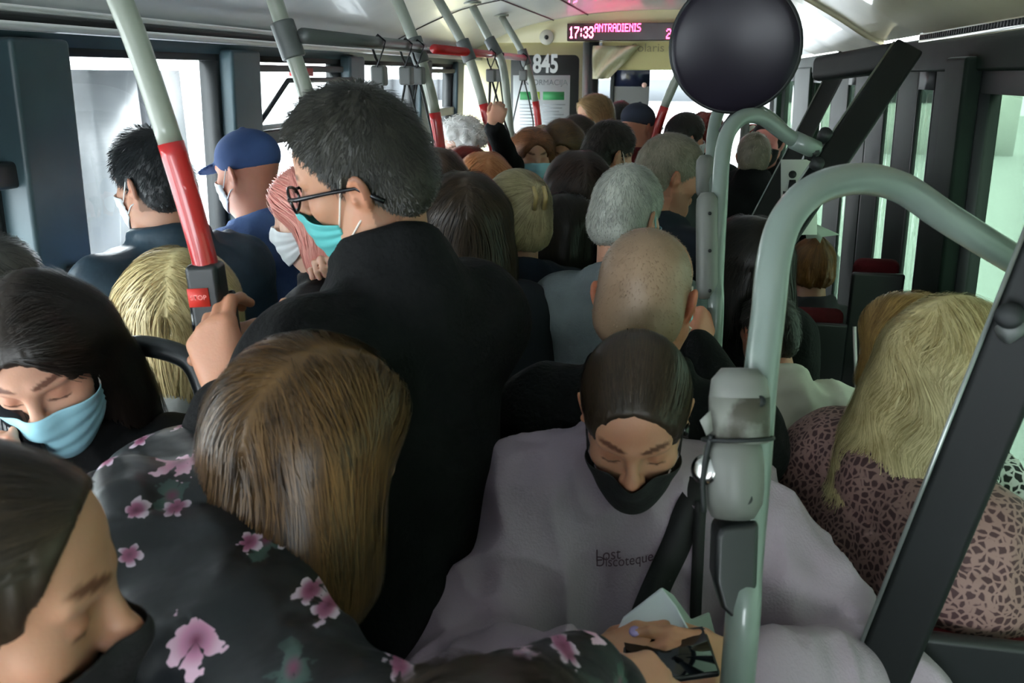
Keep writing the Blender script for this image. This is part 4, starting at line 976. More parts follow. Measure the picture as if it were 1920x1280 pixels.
def add_mask(I, mk, d):
    H = I['H']; f = Field(); H.ell(f, (0, .048, -.055), (.052, .064, .066), .02); H.ell(f, (0, .028, -.028), (.060, .064, .082), .03); H.cap(f, (0, .09, .0), (0, .108, -.03), .010, .014, .025); H.ell(f, (0, .07, -.1), (.02, .018, .02), .03)
    for x in (-1, 1): H.ell(f, (x * .041, .058, -.020), (.023, .022, .02), .03)
    nu, nv = (40, 26) if d < 2 else (18, 12); dz = mk.get('dz', 0); P = []
    for j in range(nv + 1):
        v = j / nv
        for i in range(nu + 1):
            u = -1 + 2 * i / nu; tp = -.006 + dz - .018 * abs(u) ** 1.5 - mk.get('dip', 0) * max(0, 1 - abs(u) * 3); bt = -.112 + .040 * abs(u) ** 1.7 + dz * .7; z = tp + (bt - tp) * v
            az = u * radians(66); P.append((sin(az), cos(az), z))
    P = np.array(P); o = np.stack([0 * P[:, 0], 0 * P[:, 0] + .01, P[:, 2]], 1); dr = np.stack([P[:, 0], P[:, 1], 0 * P[:, 0]], 1); r = np.full(len(P), .16)
    for _ in range(40): r = r - f(H.P(o + dr * r[:, None])) / H.k * .9; r = np.clip(r, .03, .16)
    r += .003; 
    v = np.repeat(np.linspace(0, 1, nv + 1), nu + 1)
    if mk.get('pleats', True): r += .0012 * np.sin(v * 2 * pi * 4) * (v > .15) * (v < .85)
    V = H.P(o + dr * r[:, None]); n = nu + 1
    Fq = np.array([(j * n + i, (j + 1) * n + i, (j + 1) * n + i + 1, j * n + i + 1) for j in range(nv) for i in range(nu)])
    mo = rawmesh('face_mask', V, Fq, mk['m'], I['t']); s = mo.modifiers.new('s', 'SOLIDIFY'); s.thickness = .0012
    if d < 3.2:
        for x in (-1, 1):
            i = 0 if x < 0 else nu
            for a, b in ((V[i + n * 2], H.p((x * .074, .006, .026))), (V[i + n * (nv - 2)], H.p((x * .074, -.006, -.038)))):
                pts = []
                for q in np.linspace(0, 1, 7):
                    p = a + (b - a) * q; dd = I['body'](p[None])[0]; p = p - I['body'].grad(p[None])[0] * (min(dd, .004) - .002) if q > 0 and q < 1 and dd < .002 else p; pts.append(p)
                MB().tube(pts, .0014 if d < 1.4 else .0018, 6).build('ear_loop', mk.get('lm', mk['m']), I['t'], smooth=True)
def add_glasses(I, m, lens_m, r=.0016):
    H = I['H']; t = I['t']; B_ = MB()
    for x in (-1, 1):
        pts = [H.p((x * .034 + .026 * cos(a) * (1 if abs(cos(a)) < .9 else .98), .108 - .008 * abs(cos(a)) * (1 if x * cos(a) > 0 else 0), .0 + .019 * sin(a) * (1 + .1 * cos(a) * x))) for a in np.linspace(0, 2 * pi, 28, endpoint=False)]
        B_.tube(pts, r, 8, closed=True)
        B_.tube([H.p((x * .062, .100, .009)), H.p((x * .074, .085, .010)), H.p((x * .079, .03, .010)), H.p((x * .080, -.012, .008)), H.p((x * .080, -.035, -.012)), H.p((x * .077, -.045, -.022))], [r * 1.3, r * 1.5, r * 1.3, r * 1.3, r * 1.6, r * 1.8], 8, flat=1.0)
    B_.tube([H.p((-.009, .110, .004)), H.p((0, .112, .006)), H.p((.009, .110, .004))], r * 1.1, 8)
    o = B_.build('glasses', m, t, smooth=True)
    for x in (-1, 1):
        L_ = MB(); c = H.p((x * .034, .108, 0)); L_.lathe(c, H.R @ np.array([[1, 0, 0], [0, 0, 1], [0, -1, 0]]).T, [(.019 * H.k, 0), (.019 * H.k, .001)], 24); lo = L_.build('lens', lens_m, t); lo.parent = o
    return o
SK = dict(fair=skin('fair_skin', rgb(196, 152, 128)), warm=skin('warm_skin', rgb(186, 140, 112)), ruddy=skin('ruddy_skin', rgb(190, 132, 108)), pale=skin('pale_skin', rgb(224, 188, 168)))
def HM(n, a, b, r=.42): return hairmat(n, rgb(*a), rgb(*b), r)
h_black = HM('black_brown_hair', (20, 16, 14), (42, 34, 28)); h_dark = HM('dark_brown_hair', (32, 26, 20), (66, 52, 38)); h_brown = HM('chestnut_hair', (44, 30, 18), (112, 82, 46)); h_ash = HM('ash_blonde_hair', (120, 108, 78), (196, 182, 140))
h_blonde = HM('golden_blonde_hair', (160, 138, 88), (232, 214, 160)); h_grey = HM('silver_grey_hair', (110, 112, 106), (188, 190, 180)); h_salt = HM('grey_brown_hair', (98, 92, 78), (150, 142, 124)); h_white = HM('white_hair', (225, 225, 222), (245, 245, 242))
h_red = HM('dark_red_hair', (90, 26, 22), (140, 50, 40)); h_ginger = HM('ginger_hair', (170, 100, 55), (220, 160, 110)); h_pink = HM('pink_hair', (206, 120, 112), (240, 176, 160)); h_old = HM('cropped_fair_hair', (120, 96, 76), (158, 132, 108))
def cloth(n, c, c2=None, rough=.85, **k): k.setdefault('spec', .2); return mat(n, rgb(*c), rough, c2=rgb(*(c2 or tuple(int(v * .8) for v in c))), **k)
black = cloth('black_wool_coat', (9, 10, 11), (6, 7, 8), bump=.25, bscale=120); navy = cloth('navy_cloth_jacket', (34, 44, 66), (24, 30, 48), bump=.2, bscale=60)
leather = cloth('blue_black_leather', (58, 76, 88), (42, 56, 66), .42, bump=.5, bscale=14); denim = cloth('blue_denim_jacket', (84, 110, 156), (62, 84, 130), bump=.3, bscale=90)
softblk = cloth('soft_black_jacket', (12, 13, 15), (8, 9, 11), .6, bump=.2, bscale=30); greyj = cloth('grey_knit_jacket', (104, 112, 114), (86, 94, 96), bump=.3, bscale=160)
maroon = cloth('maroon_jacket', (112, 34, 36), (84, 24, 28)); lilac = cloth('lilac_grey_sweatshirt', (164, 148, 160), (152, 136, 148), .9, bump=.2, bscale=260, nscale=3)
whitec = cloth('cream_white_shirt', (206, 202, 190), (186, 182, 172)); redseat = cloth('dark_red_seat_cloth', (92, 20, 28), (70, 14, 20), bump=.2, bscale=120)
surg = mat('pale_blue_mask_fabric', rgb(150, 200, 214), .8); surg2 = mat('turquoise_mask_fabric', rgb(96, 190, 188), .7); mwhite = mat('white_mask_fabric', rgb(226, 232, 234), .8); mblack = mat('black_mask_fabric', rgb(20, 19, 20), .8, bump=.15, bscale=200); mgreen = mat('green_mask_fabric', rgb(80, 180, 150), .7)
loopw = mat('white_elastic', rgb(222, 216, 206), .7)

def flower_mat():
    m, nt, b, out = newmat('dark_floral_puffer_fabric'); N = nt.nodes; L = nt.links
    tc = N.new('ShaderNodeTexCoord'); ns = N.new('ShaderNodeTexNoise'); ns.inputs['Scale'].default_value = 60; L.new(tc.outputs['Object'], ns.inputs[0])
    def M(op, *v):
        n = N.new('ShaderNodeMath'); n.operation = op
        for i, x in enumerate(v):
            if isinstance(x, (int, float)): n.inputs[i].default_value = x
            else: L.new(x, n.inputs[i])
        return n.outputs[0]
    base = N.new('ShaderNodeValToRGB'); base.color_ramp.elements[0].color = rgb(14, 16, 19); base.color_ramp.elements[1].color = rgb(22, 27, 31)
    n0 = N.new('ShaderNodeTexNoise'); n0.inputs['Scale'].default_value = 5; L.new(tc.outputs['Object'], n0.inputs[0]); L.new(n0.outputs[0], base.inputs[0]); col = base.outputs[0]
    def layer(col, scale, R, c1, c2, npet, thr, off):
        mr = N.new('ShaderNodeMapping'); mr.inputs['Rotation'].default_value = (0, 0, radians(-75)); L.new(tc.outputs['Object'], mr.inputs[0])
        sx_ = N.new('ShaderNodeSeparateXYZ'); L.new(mr.outputs[0], sx_.inputs[0]); mp = N.new('ShaderNodeCombineXYZ'); L.new(M('ADD', sx_.outputs[0], off[0]), mp.inputs[0]); L.new(M('ADD', M('ADD', M('MULTIPLY', sx_.outputs[2], .86), M('MULTIPLY', sx_.outputs[1], .5)), off[1]), mp.inputs[1])
        v = N.new('ShaderNodeTexVoronoi'); v.voronoi_dimensions = '2D'; v.inputs['Scale'].default_value = scale; L.new(mp.outputs[0], v.inputs['Vector']); v.inputs['Randomness'].default_value = .85
        mp2 = N.new('ShaderNodeVectorMath'); mp2.operation = 'SUBTRACT'; sc_ = N.new('ShaderNodeVectorMath'); sc_.operation = 'SCALE'; sc_.inputs['Scale'].default_value = 1.0
        L.new(mp.outputs[0], mp2.inputs[0]); L.new(v.outputs['Position'], mp2.inputs[1])
        sp = N.new('ShaderNodeSeparateXYZ'); L.new(mp2.outputs[0], sp.inputs[0]); ang = M('ARCTAN2', sp.outputs[1], sp.outputs[0])
        cs = N.new('ShaderNodeSeparateColor'); L.new(v.outputs['Color'], cs.inputs[0])
        a2 = M('ADD', ang, M('MULTIPLY', cs.outputs[0], 6.0)); pet = M('POWER', M('ABSOLUTE', M('COSINE', M('MULTIPLY', a2, npet / 2))), .6)
        rad = M('MULTIPLY', M('ADD', M('MULTIPLY', pet, .62), .38), R); rad = M('ADD', rad, M('MULTIPLY', M('SUBTRACT', ns.outputs[0], .5), R * 2.0))
        dd = N.new('ShaderNodeVectorMath'); dd.operation = 'LENGTH'; L.new(mp2.outputs[0], dd.inputs[0])
        ins = M('LESS_THAN', dd.outputs['Value'], rad); on = M('GREATER_THAN', cs.outputs[1], thr); mask = M('MULTIPLY', ins, on)
        rr = N.new('ShaderNodeValToRGB'); rr.color_ramp.elements[0].color = rgb(110, 50, 80); rr.color_ramp.elements[1].color = c1; rr.color_ramp.elements[0].position = .05; rr.color_ramp.elements[1].position = .5
        e = rr.color_ramp.elements.new(.9); e.color = c2; L.new(M('DIVIDE', dd.outputs['Value'], R), rr.inputs[0])
        mx = N.new('ShaderNodeMix'); mx.data_type = 'RGBA'; L.new(mask, mx.inputs['Factor']); L.new(col, mx.inputs['A']); L.new(rr.outputs[0], mx.inputs['B']); return mx.outputs['Result']
    col = layer(col, 10, .017, rgb(62, 84, 78), rgb(50, 70, 66), 3, .35, (3, 1, 7))
    col = layer(col, 11, .023, rgb(190, 130, 160), rgb(222, 184, 204), 5, .30, (0, 0, 0))
    col = layer(col, 19, .012, rgb(150, 86, 116), rgb(200, 180, 196), 5, .45, (5, 2, 1))
    L.new(col, b.inputs['Base Color']); b.inputs['Roughness'].default_value = .42
    bp = N.new('ShaderNodeBump'); bp.inputs['Strength'].default_value = .25; bp.inputs['Distance'].default_value = .01; n3 = N.new('ShaderNodeTexNoise'); n3.inputs['Scale'].default_value = 25; L.new(tc.outputs['Object'], n3.inputs[0]); L.new(n3.outputs[0], bp.inputs['Height']); L.new(bp.outputs[0], b.inputs['Normal'])
    return m
def cell_mat(name, c_line, c_cell, scale, wd, bump=.3, rough=.75):
    m, nt, b, out = newmat(name); N = nt.nodes; L = nt.links
    tc = N.new('ShaderNodeTexCoord'); ns = N.new('ShaderNodeTexNoise'); ns.inputs['Scale'].default_value = 30; L.new(tc.outputs['Object'], ns.inputs[0])
    ad = N.new('ShaderNodeVectorMath'); ad.operation = 'MULTIPLY_ADD'; ad.inputs[1].default_value = (.02, .02, .02); L.new(ns.outputs['Color'], ad.inputs[0]); L.new(tc.outputs['Object'], ad.inputs[2])
    v = N.new('ShaderNodeTexVoronoi'); v.feature = 'DISTANCE_TO_EDGE'; v.inputs['Scale'].default_value = scale; L.new(ad.outputs[0], v.inputs['Vector'])
    r = N.new('ShaderNodeValToRGB'); r.color_ramp.elements[0].position = wd; r.color_ramp.elements[1].position = wd * 2; r.color_ramp.elements[0].color = c_line; r.color_ramp.elements[1].color = c_cell
    L.new(v.outputs['Distance'], r.inputs[0]); L.new(r.outputs[0], b.inputs['Base Color']); b.inputs['Roughness'].default_value = rough
    bp = N.new('ShaderNodeBump'); bp.inputs['Strength'].default_value = bump; bp.inputs['Distance'].default_value = .006; n3 = N.new('ShaderNodeTexNoise'); n3.inputs['Scale'].default_value = 30; L.new(tc.outputs['Object'], n3.inputs[0]); L.new(n3.outputs[0], bp.inputs['Height']); L.new(bp.outputs[0], b.inputs['Normal'])
    return m
floral = flower_mat(); leopard = cell_mat('leopard_print_puffer', rgb(138, 108, 102), rgb(66, 40, 42), 85, .10); scarfm = cell_mat('black_and_white_net_scarf', rgb(200, 204, 198), rgb(24, 28, 26), 75, .09, rough=.9)

# ---- man in glasses
def post_glasses(I):
    add_glasses(I, mat('black_glasses_frame', rgb(20, 20, 24), .25), glass('spectacle_lens', (.96, .97, .98, 1)), .0022)
ph = at_d(388, 660, 1.20); hw1 = at_d(418, 722, 1.17); hw2 = at_d(505, 668, 1.17)
R_w = at_d(552, 698, 1.27); L_w = at_d(428, 738, 1.15)
person('tall man with glasses and a turquoise mask, in a black coat', 682, 330, 1.21, yaw=66, hyaw=92, pitch=14, roll=-14, skin_m=SK['warm'], fine=True, hs=.93, bw=1.05,
       hair=dict(kind='short', t=.0035, top=.020, up=.40, mess=.25, cw=-.046, cz=.018), hair_m=HM('dark_short_hair', (26, 26, 24), (58, 56, 48)), strands=9000, strand_w=.0011, slen=.015, scalp=(.5, .47, .44),
       top=dict(t=.034, hem=.55, collar='high', name='coat'), top_m=black, mask=dict(m=surg2, lm=loopw, dz=-.020), fold=.006,
       arms=dict(R=dict(w=R_w, dir=at_d(430, 612, 1.23) - R_w, back=(.1, -.6, 1), curl=(1.2,), thumb=(.30, .05, .05), pole=(.6, .1, -.8)),
                 L=dict(w=L_w, dir=at_d(392, 610, 1.17) - L_w, back=-FWD + np.array((-.25, 0, 0)), curl=(.62, .66, .7, .8), thumb=(.75, .0, .0), pole=(-.5, .2, -1))), post=post_glasses)
def hit(f, px, py, lift=.0, far=6.0, d0=.2):
    r = ray(px, py); L = np.linalg.norm(r); t = d0
    for _ in range(120):
        dd = f((CAM + r * t)[None])[0] - lift
        if dd < .0004 or t > far: break
        t += max(dd, .0005) / L * .9
    return CAM + r * t
def fabric_strap(f, pts, wd, th, m, nm, parent, lift=.009, refine=6):
    """webbing laid over the surface f, through places seen at pts"""
    Q = [hit(f, *p[:2], lift=lift) if len(p) == 2 else np.array(p[2]) for p in pts]; Q = smoothpath(Q, refine); V = []; n = len(Q)
    for i, p in enumerate(Q):
        T_ = unit(Q[min(i + 1, n - 1)] - Q[max(i - 1, 0)]); g = f.grad(p[None], .004)[0]; b = unit(np.cross(T_, g)); g = np.cross(b, T_)
        for a, c in ((-1, -1), (1, -1), (1, 1), (-1, 1)): V.append(p + b * a * wd / 2 + g * c * th / 2)
    Fs = [[i * 4 + j, i * 4 + (j + 1) % 4, (i + 1) * 4 + (j + 1) % 4, (i + 1) * 4 + j] for i in range(n - 1) for j in range(4)] + [[3, 2, 1, 0], [(n - 1) * 4 + j for j in range(4)]]
    return rawmesh(nm, V, Fs, m, parent, smooth=False)
m_seatsh = mat('black_seat_shell', rgb(26, 28, 30), .4)
m_seatfab = mat('dark_red_seat_cloth', rgb(120, 24, 34), .85, c2=rgb(80, 16, 24), nscale=60)
m_plinth = mat('grey_seat_plinth', rgb(74, 76, 78), .7)
def seat(I, label, rz=None, back=True, bh=.52):
    base = I['base']; hz = I['hz']; rz = I['t'].rotation_euler.z if rz is None else radians(rz); fl = max(hz - .5, .0); R = Rz(rz); o = np.array((base[0], base[1], 0.))
    t = thing('passenger_chair', label, 'seat', (o[0], o[1], 0), rz); st = hz - .115
    def bx(nm, x0, x1, y0, y1, z0, z1, m, bv=.02):
        mb = MB().box(x0, x1, y0, y1, z0, z1); mb.V = [tuple(o + R @ np.array(v)) for v in mb.V]; return mb.build(nm, m, t, bevel=bv)
    bx('cushion', -.20, .20, -.17, .26, st - .07, st, m_seatfab, .025); bx('shell', -.215, .215, -.22, .27, st - .10, st - .072, m_seatsh, .01)
    if back: bx('backrest', -.205, .205, -.235, -.185, st + .02, st + bh, m_seatfab, .022); bx('back_shell', -.215, .215, -.262, -.237, st - .05, st + bh + .02, m_seatsh, .01)
    bx('pedestal', -.12, .12, -.15, .18, fl, st - .10, m_plinth, .01)
    if fl > .02: bx('plinth', -.22, .22, -.2, .62, 0, fl, m_plinth, .01)
    return t

# ---- hooded sweatshirt woman
def post_hoodie(I):
    t, C = I['t'], I['C']
    for s_, py, sz in (('Lost', 1040, .0175), ('Discoteque', 1052, .0175)):
        V, Fq = text_mesh(s_, 100); V = V[:, :2]; w_ = 46 if s_ == 'Lost' else 106; V = V / 100; V = V / (V[:, 0].max() - V[:, 0].min()); cx = 1140 if s_ == 'Lost' else 1171
        P = []; 
        for x, y in V * w_: P.append(hit(C, cx + x, py - (x * .10) - y * 1.15 + (0 if s_ == 'Lost' else -.0016 * x * x), lift=.0085, d0=.7))
        rawmesh('chest_lettering', P, Fq, mat('plum_embroidery', rgb(72, 46, 60), .8), t, smooth=False)
    # neck ribbing
    for x in (-1,):
        H = I['H']; e = H.p((-.082, .0, -.02)); MB().lathe(e, H.R @ np.array([[0, 0, -1], [0, 1, 0], [1, 0, 0]]).T, [(.012, 0), (.010, .012)], 14).build('earphone', mat('glossy_black_plastic', rgb(12, 12, 12), .2), t, smooth=True)
    b = thing('shoulder_bag', 'black shoulder bag strap crossing the lilac sweatshirt', 'bag', I['W']((-.1, .22, I['hz'] + .0)))
    fabric_strap(C, [(1318, 905), (1306, 930), (1288, 965), (1268, 1020), (1240, 1080), (1218, 1130), (1195, 1190)], .040, .004, mat('black_bag_webbing', rgb(22, 20, 22), .7), 'wide_strap', b, lift=.011)
    fabric_strap(C, [(1314, 940), (1311, 990), (1308, 1060), (1305, 1120), (1303, 1190)], .016, .003, mat('black_bag_webbing', rgb(22, 20, 22), .7), 'narrow_strap', b, lift=.016)
pw = dict(R=at_d(1088, 1262, 1.02), L=at_d(1414, 1264, 1.04))
I = person('woman in a lilac sweatshirt and black mask looking down at her phone', 1190, 782, 1.17, yaw=183, hyaw=183, pitch=24, roll=0, sit=True, lean=.12, hunch=.045, fem=True, fine=True, hs=.90, skin_m=SK['warm'], bw=1.04,
       hair=dict(kind='back', t=.007, knot=(0, -.085, .045), cz=.030, parting=1), hair_m=h_dark, strands=6000, strand_w=.0012, top=dict(t=.030, collar='crew', name='sweatshirt', sr=1.25), top_m=lilac, mask=dict(m=mblack, pleats=False, dz=-.008, dip=.012), brow=(.22, .15, .12), fold=.019,
       arms=dict(R=dict(w=pw['R'], dir=at_d(1185, 1225, 1.02) - pw['R'], back=(0, -.5, 1.), curl=(.55,), thumb=(.5, .3, .3), pole=(.55, .1, -.7), nails=1),
                 L=dict(w=pw['L'], dir=at_d(1292, 1226, 1.0) - pw['L'], back=(.1, -.6, 1.), curl=(.3, .45, .5, .55), thumb=(.5, .3, .3), pole=(-.75, .1, -.55), nails=1)), post=post_hoodie)
seat(I, 'dark red bus seat under the woman in the lilac sweatshirt')
def phone(label, c, right, up, w=.036, h=.075, th=.0045):
    c = np.array(c); x = unit(right); y = unit(np.array(up) - x * (np.array(up) @ x)); R = np.stack([x, y, np.cross(x, y)], 1); t = thing('phone', label, 'phone', c)
    MB().obox(c, R, (w, h, th)).build('case', mat('matt_black_phone_case', rgb(20, 20, 22), .4), t, bevel=.004); MB().obox(c + R[:, 2] * (th + .0006), R, (w * .93, h * .95, .0006)).build('screen', mat('dark_phone_glass', rgb(14, 16, 22), .08), t)
    MB().obox(c - R[:, 2] * (th + .001) + R[:, 1] * h * .75 - R[:, 0] * w * .45, R, (.010, .012, .001)).build('camera_bump', mat('glossy_black_plastic', rgb(12, 12, 12), .2), t, bevel=.002)
    return t
a = at_d(1186, 1240, 1.0); b = at_d(1322, 1222, 1.0); phone('black phone held sideways above the lap by the woman in lilac', (a + b) / 2, b - a, (0, .95, .22), w=.052, h=.034, th=.005)
# folded white cloth cuff / tote behind the phone
t = thing('tote_bag', 'white cloth tote bag standing folded open on the lap behind the phone', 'bag', at_d(1230, 1190, 1.08))
m_tote = mat('white_cotton', rgb(206, 208, 216), .85, c2=rgb(190, 193, 202), nscale=5)
fr_ = [at_d(*q) for q in ((1142, 1215, 1.04), (1168, 1160, 1.05), (1240, 1104, 1.07), (1268, 1140, 1.05), (1296, 1190, 1.04), (1300, 1222, 1.03))]
MB().prism(fr_, np.array((0, 0, 0)), np.array((0, .006, 0))).build('front_panel', m_tote, t, bevel=.002)
bk = [at_d(*q) for q in ((1240, 1104, 1.075), (1262, 1118, 1.10), (1296, 1164, 1.10), (1330, 1150, 1.11), (1345, 1205, 1.10), (1300, 1222, 1.08), (1296, 1190, 1.06), (1268, 1140, 1.07))]
MB().prism(bk, np.array((0, 0, 0)), np.array((0, .006, 0))).build('back_panel', mat('pale_green_grey_lining', rgb(150, 162, 156), .85), t, bevel=.002)

# ---- woman on the phone, left
Lw = at_d(22, 935, 1.16)
def post_ph(I):
    c = at_d(12, 795, 1.20); phone('black phone held to the ear by the woman in the pale blue mask', c, at_d(60, 770, 1.2) - c, at_d(2, 700, 1.2) - c, w=.034, h=.07)
    t = I['t']; p = hit(I['C'], 244, 712, lift=.012, d0=.8); MB().lathe(p, frame_from(CAM - p), [(.012, -.004), (.008, .004), (.003, .006)], 10).build('sleeve_badge', mat('silver_thread', rgb(150, 155, 158), .4, metal=.6), t)
I = person('dark-haired woman in a pale blue mask talking on a phone, far left', 90, 672, 1.25, yaw=200, hyaw=203, pitch=24, roll=9, sit=True, lean=.1, fem=True, fine=True, skin_m=SK['fair'],
       hair=dict(kind='long', L=.24, part=0, w=.80), hair_m=h_black, strands=5000, strand_w=.0013, top=dict(t=.026, collar='stand'), top_m=softblk, mask=dict(m=surg, lm=loopw, dz=-.006), brow=(.25, .18, .15), fold=.007,
       arms=dict(R=dict(w=Lw, dir=at_d(-22, 790, 1.20) - Lw, back=-FWD + np.array((-.4, 0, .2)), curl=(.7, .65, .6, .6), thumb=(.5, .2, .2), pole=(.3, .3, -1))), post=post_ph)
seat(I, 'dark red bus seat under the woman on the phone')

# ---- floral jacket woman
Rw = at_d(1100, 1292, .82)
I = person('woman seen from behind with loose chestnut hair and a dark floral puffer jacket', 592, 838, .98, yaw=-55, hyaw=-28, pitch=12, roll=0, sit=True, lean=.40, hunch=.035, fem=True, fine=True, skin_m=SK['fair'], hs=1.0, bw=1.28,
       hair=dict(kind='long', L=.23, w=1.06, part=.03, wamp=.6, tip=.02), hair_m=h_brown, strands=9000, strand_w=.0012, top=dict(t=.058, collar='hood', hz=.05, sr=1.25, name='puffer_jacket'), top_m=floral, fold=.010, quilt=(.11, .022),
       arms=dict(R=dict(w=Rw, dir=at_d(1300, 1272, .87) - Rw, back=(.0, -.3, 1.), curl=(.75,), thumb=(.6, .3, .3), pole=(.1, -.65, .05))))
seat(I, 'dark red bus seat under the woman in the floral jacket', rz=0)

# ---- close face bottom left
I = person('woman close to the camera at the lower left, eyes lowered, in a black mask', -62, 1128, .62, yaw=-72, hyaw=-64, pitch=8, roll=0, sit=True, lean=.1, fem=True, fine=True, skin_m=SK['warm'],
       hair=dict(kind='back', t=.008, knot=(0, -.10, -.03), cz=.018, cw=-.022), hair_m=h_dark, strands=9000, strand_w=.0008, top=dict(t=.02, collar='stand'), top_m=black, mask=dict(m=mblack, pleats=False, dz=-.012), brow=(.3, .2, .15))
seat(I, 'dark red bus seat under the woman at the lower left corner', rz=0)
I = person('person whose brown hair fills the bottom edge, seen from above and behind', 915, 1650, .50, yaw=10, hyaw=10, pitch=10, sit=True, fem=True, fine=True, skin_m=SK['fair'],
       hair=dict(kind='long', L=.22, w=.95), hair_m=h_dark, strands=5000, strand_w=.0009, top=dict(t=.02, collar='crew'), top_m=black)
seat(I, 'dark red bus seat under the person at the bottom edge', rz=0)

# ---- blonde behind the seat
I = person('woman with long straight blonde hair, her back to the camera, behind the grab pole', 345, 570, 1.62, yaw=12, hyaw=14, sit=True, fem=True, skin_m=SK['fair'],
       hair=dict(kind='long', L=.34, w=1.22, part=.01, wamp=.15), hair_m=h_blonde, strands=7000, strand_w=.0016, top=dict(t=.02, collar='crew'), top_m=cloth('grey_white_top', (170, 172, 168)))
seat(I, 'bus seat with a black grab frame behind the blonde woman', bh=.34)
fr_ = smoothpath([at_d(215, 735, 1.38), at_d(222, 665, 1.38), at_d(262, 648, 1.38), at_d(330, 662, 1.38), at_d(366, 690, 1.38), at_d(392, 760, 1.38), at_d(410, 830, 1.38)], 6)
t = thing('seat_back_hoop', 'black curved grab hoop on the seat back in front of the blonde hair', 'grab rail', fr_[0])
MB().tube(fr_, .0175, 14, flat=.8).build('rail', mat('glossy_black_handle', rgb(26, 30, 32), .3, coat=.4), t, smooth=True)
e = fr_[-1]; MB().tube([e, (e[0], e[1], 0)], .015, 10).build('leg', m_dark, t, smooth=True); e = fr_[0]; MB().tube([e, (e[0], e[1], 0)], .015, 10).build('leg', m_dark, t, smooth=True)

# ---- men by the left windows
person('man in a dark leather jacket standing at the large left window', 288, 340, 2.05, yaw=62, hyaw=74, pitch=6, skin_m=SK['fair'], hair=dict(kind='short', t=.006, top=.026, up=.5), hair_m=HM('black_short_hair', (24, 26, 28), (52, 56, 58)), strands=4000, slen=.02, scalp=(.5, .47, .44), mask=dict(m=mwhite),
       top=dict(t=.032, collar='stand', sr=1.1), top_m=leather, fold=.010, bw=1.1)
person('man in a blue baseball cap and blue jacket by the left windows', 466, 318, 2.35, yaw=62, hyaw=72, pitch=8, skin_m=SK['ruddy'], hair=dict(kind='cap'), hair_m=cloth('blue_cap_cloth', (62, 84, 128), (52, 72, 112)), top=dict(t=.026, collar='lapel'), top_m=denim, fold=.010, bw=1.1, mask=dict(m=mwhite))
Rw = at_d(628, 560, 1.95)
I = person('woman with pink hair and a white mask behind the man in glasses', 590, 395, 1.98, yaw=95, hyaw=100, pitch=12, fem=True, skin_m=SK['pale'], hair=dict(kind='long', L=.20, w=1.0, wamp=.8), hair_m=h_pink, strands=4500, strand_w=.0018, mask=dict(m=mwhite), top=dict(t=.03, collar='lapel'), top_m=softblk,
       arms=dict(R=dict(w=Rw, dir=at_d(605, 500, 1.93) - Rw, back=FWD, curl=(1.2,), thumb=(.6, .4, .4), pole=(.2, -.2, -1))))
t = thing('handrail_pole', 'short red and white grab pole gripped by the woman with pink hair', 'pole', (at_d(618, 540, 1.95)[0], at_d(618, 540, 1.95)[1], 0))
a = at_d(606, 492, 1.95); b = at_d(618, 532, 1.95); c = at_d(620, 620, 1.95)
MB().tube([a, b], .017, 12).build('red_sleeve', m_red, t, smooth=True); MB().tube([b, c, (c[0], c[1], 0)], .016, 12).build('lower_tube', mat('white_pole_paint', rgb(220, 220, 220), .3), t, smooth=True)

# ---- middle of the bus
P_ = person
P_('woman with long dark hair just right of the man in glasses', 872, 408, 2.02, yaw=15, hyaw=18, fem=True, skin_m=SK['fair'], hair=dict(kind='long', L=.26, w=1.1), hair_m=h_dark, strands=4500, strand_w=.0018, top=dict(t=.024, collar='stand'), top_m=cloth('charcoal_jacket', (30, 32, 38)))
def clip(I):
    H = I['H']
    for q in (-.012, .012): MB().tube([H.p((.030 + q, -.128, .10)), H.p((.034 + q, -.140, .075)), H.p((.032 + q, -.128, .045))], .006, 8).build('hair_clip', mat('amber_hair_clip', rgb(170, 150, 96), .3, coat=.5), I['t'], smooth=True)
P_('woman with ash blonde hair pinned up, in a black hooded jacket', 968, 405, 2.2, yaw=12, hyaw=22, fem=True, pitch=0, hs=1.08, skin_m=SK['fair'], hair=dict(kind='back', t=.012, knot=(.030, -.085, .075), kr=(.030, .026, .034)), hair_m=h_ash, strands=5000, strand_w=.0018, top=dict(t=.036, collar='hood', sr=1.1), top_m=cloth('ink_blue_jacket', (22, 27, 40), (15, 18, 28)), bw=1.1, post=clip)
P_('man with cropped silver hair in a grey jacket', 1174, 402, 2.02, yaw=-5, hyaw=-24, pitch=8, skin_m=SK['fair'], hair=dict(kind='short', t=.007, top=.014, up=.15), hair_m=h_grey, strands=6000, strand_w=.0014, slen=.016, scalp=(.8, .8, .76), top=dict(t=.026, collar='lapel'), top_m=greyj, mask=dict(m=surg))
hd = at_d(1305, 648, 1.78)
P_('older man with close-cropped thinning hair holding the middle grab rail', 1211, 560, 1.42, yaw=-6, hyaw=-10, pitch=2, skin_m=SK['ruddy'], fine=True, hair=dict(kind='buzz', t=.0015, up=.1), hair_m=h_old, strands=3500, strand_w=.0007, slen=.005, scalp=(.92, .85, .75), top=dict(t=.034, collar='stand'), top_m=black, mask=dict(m=surg, lm=loopw), bw=1.12,
   arms=dict(R=dict(w=hd, dir=at_d(1330, 585, 1.84) - hd, back=(.75, -.6, .25), curl=(1.25,), thumb=(.5, .5, .4), pole=(.6, -.3, -1))))
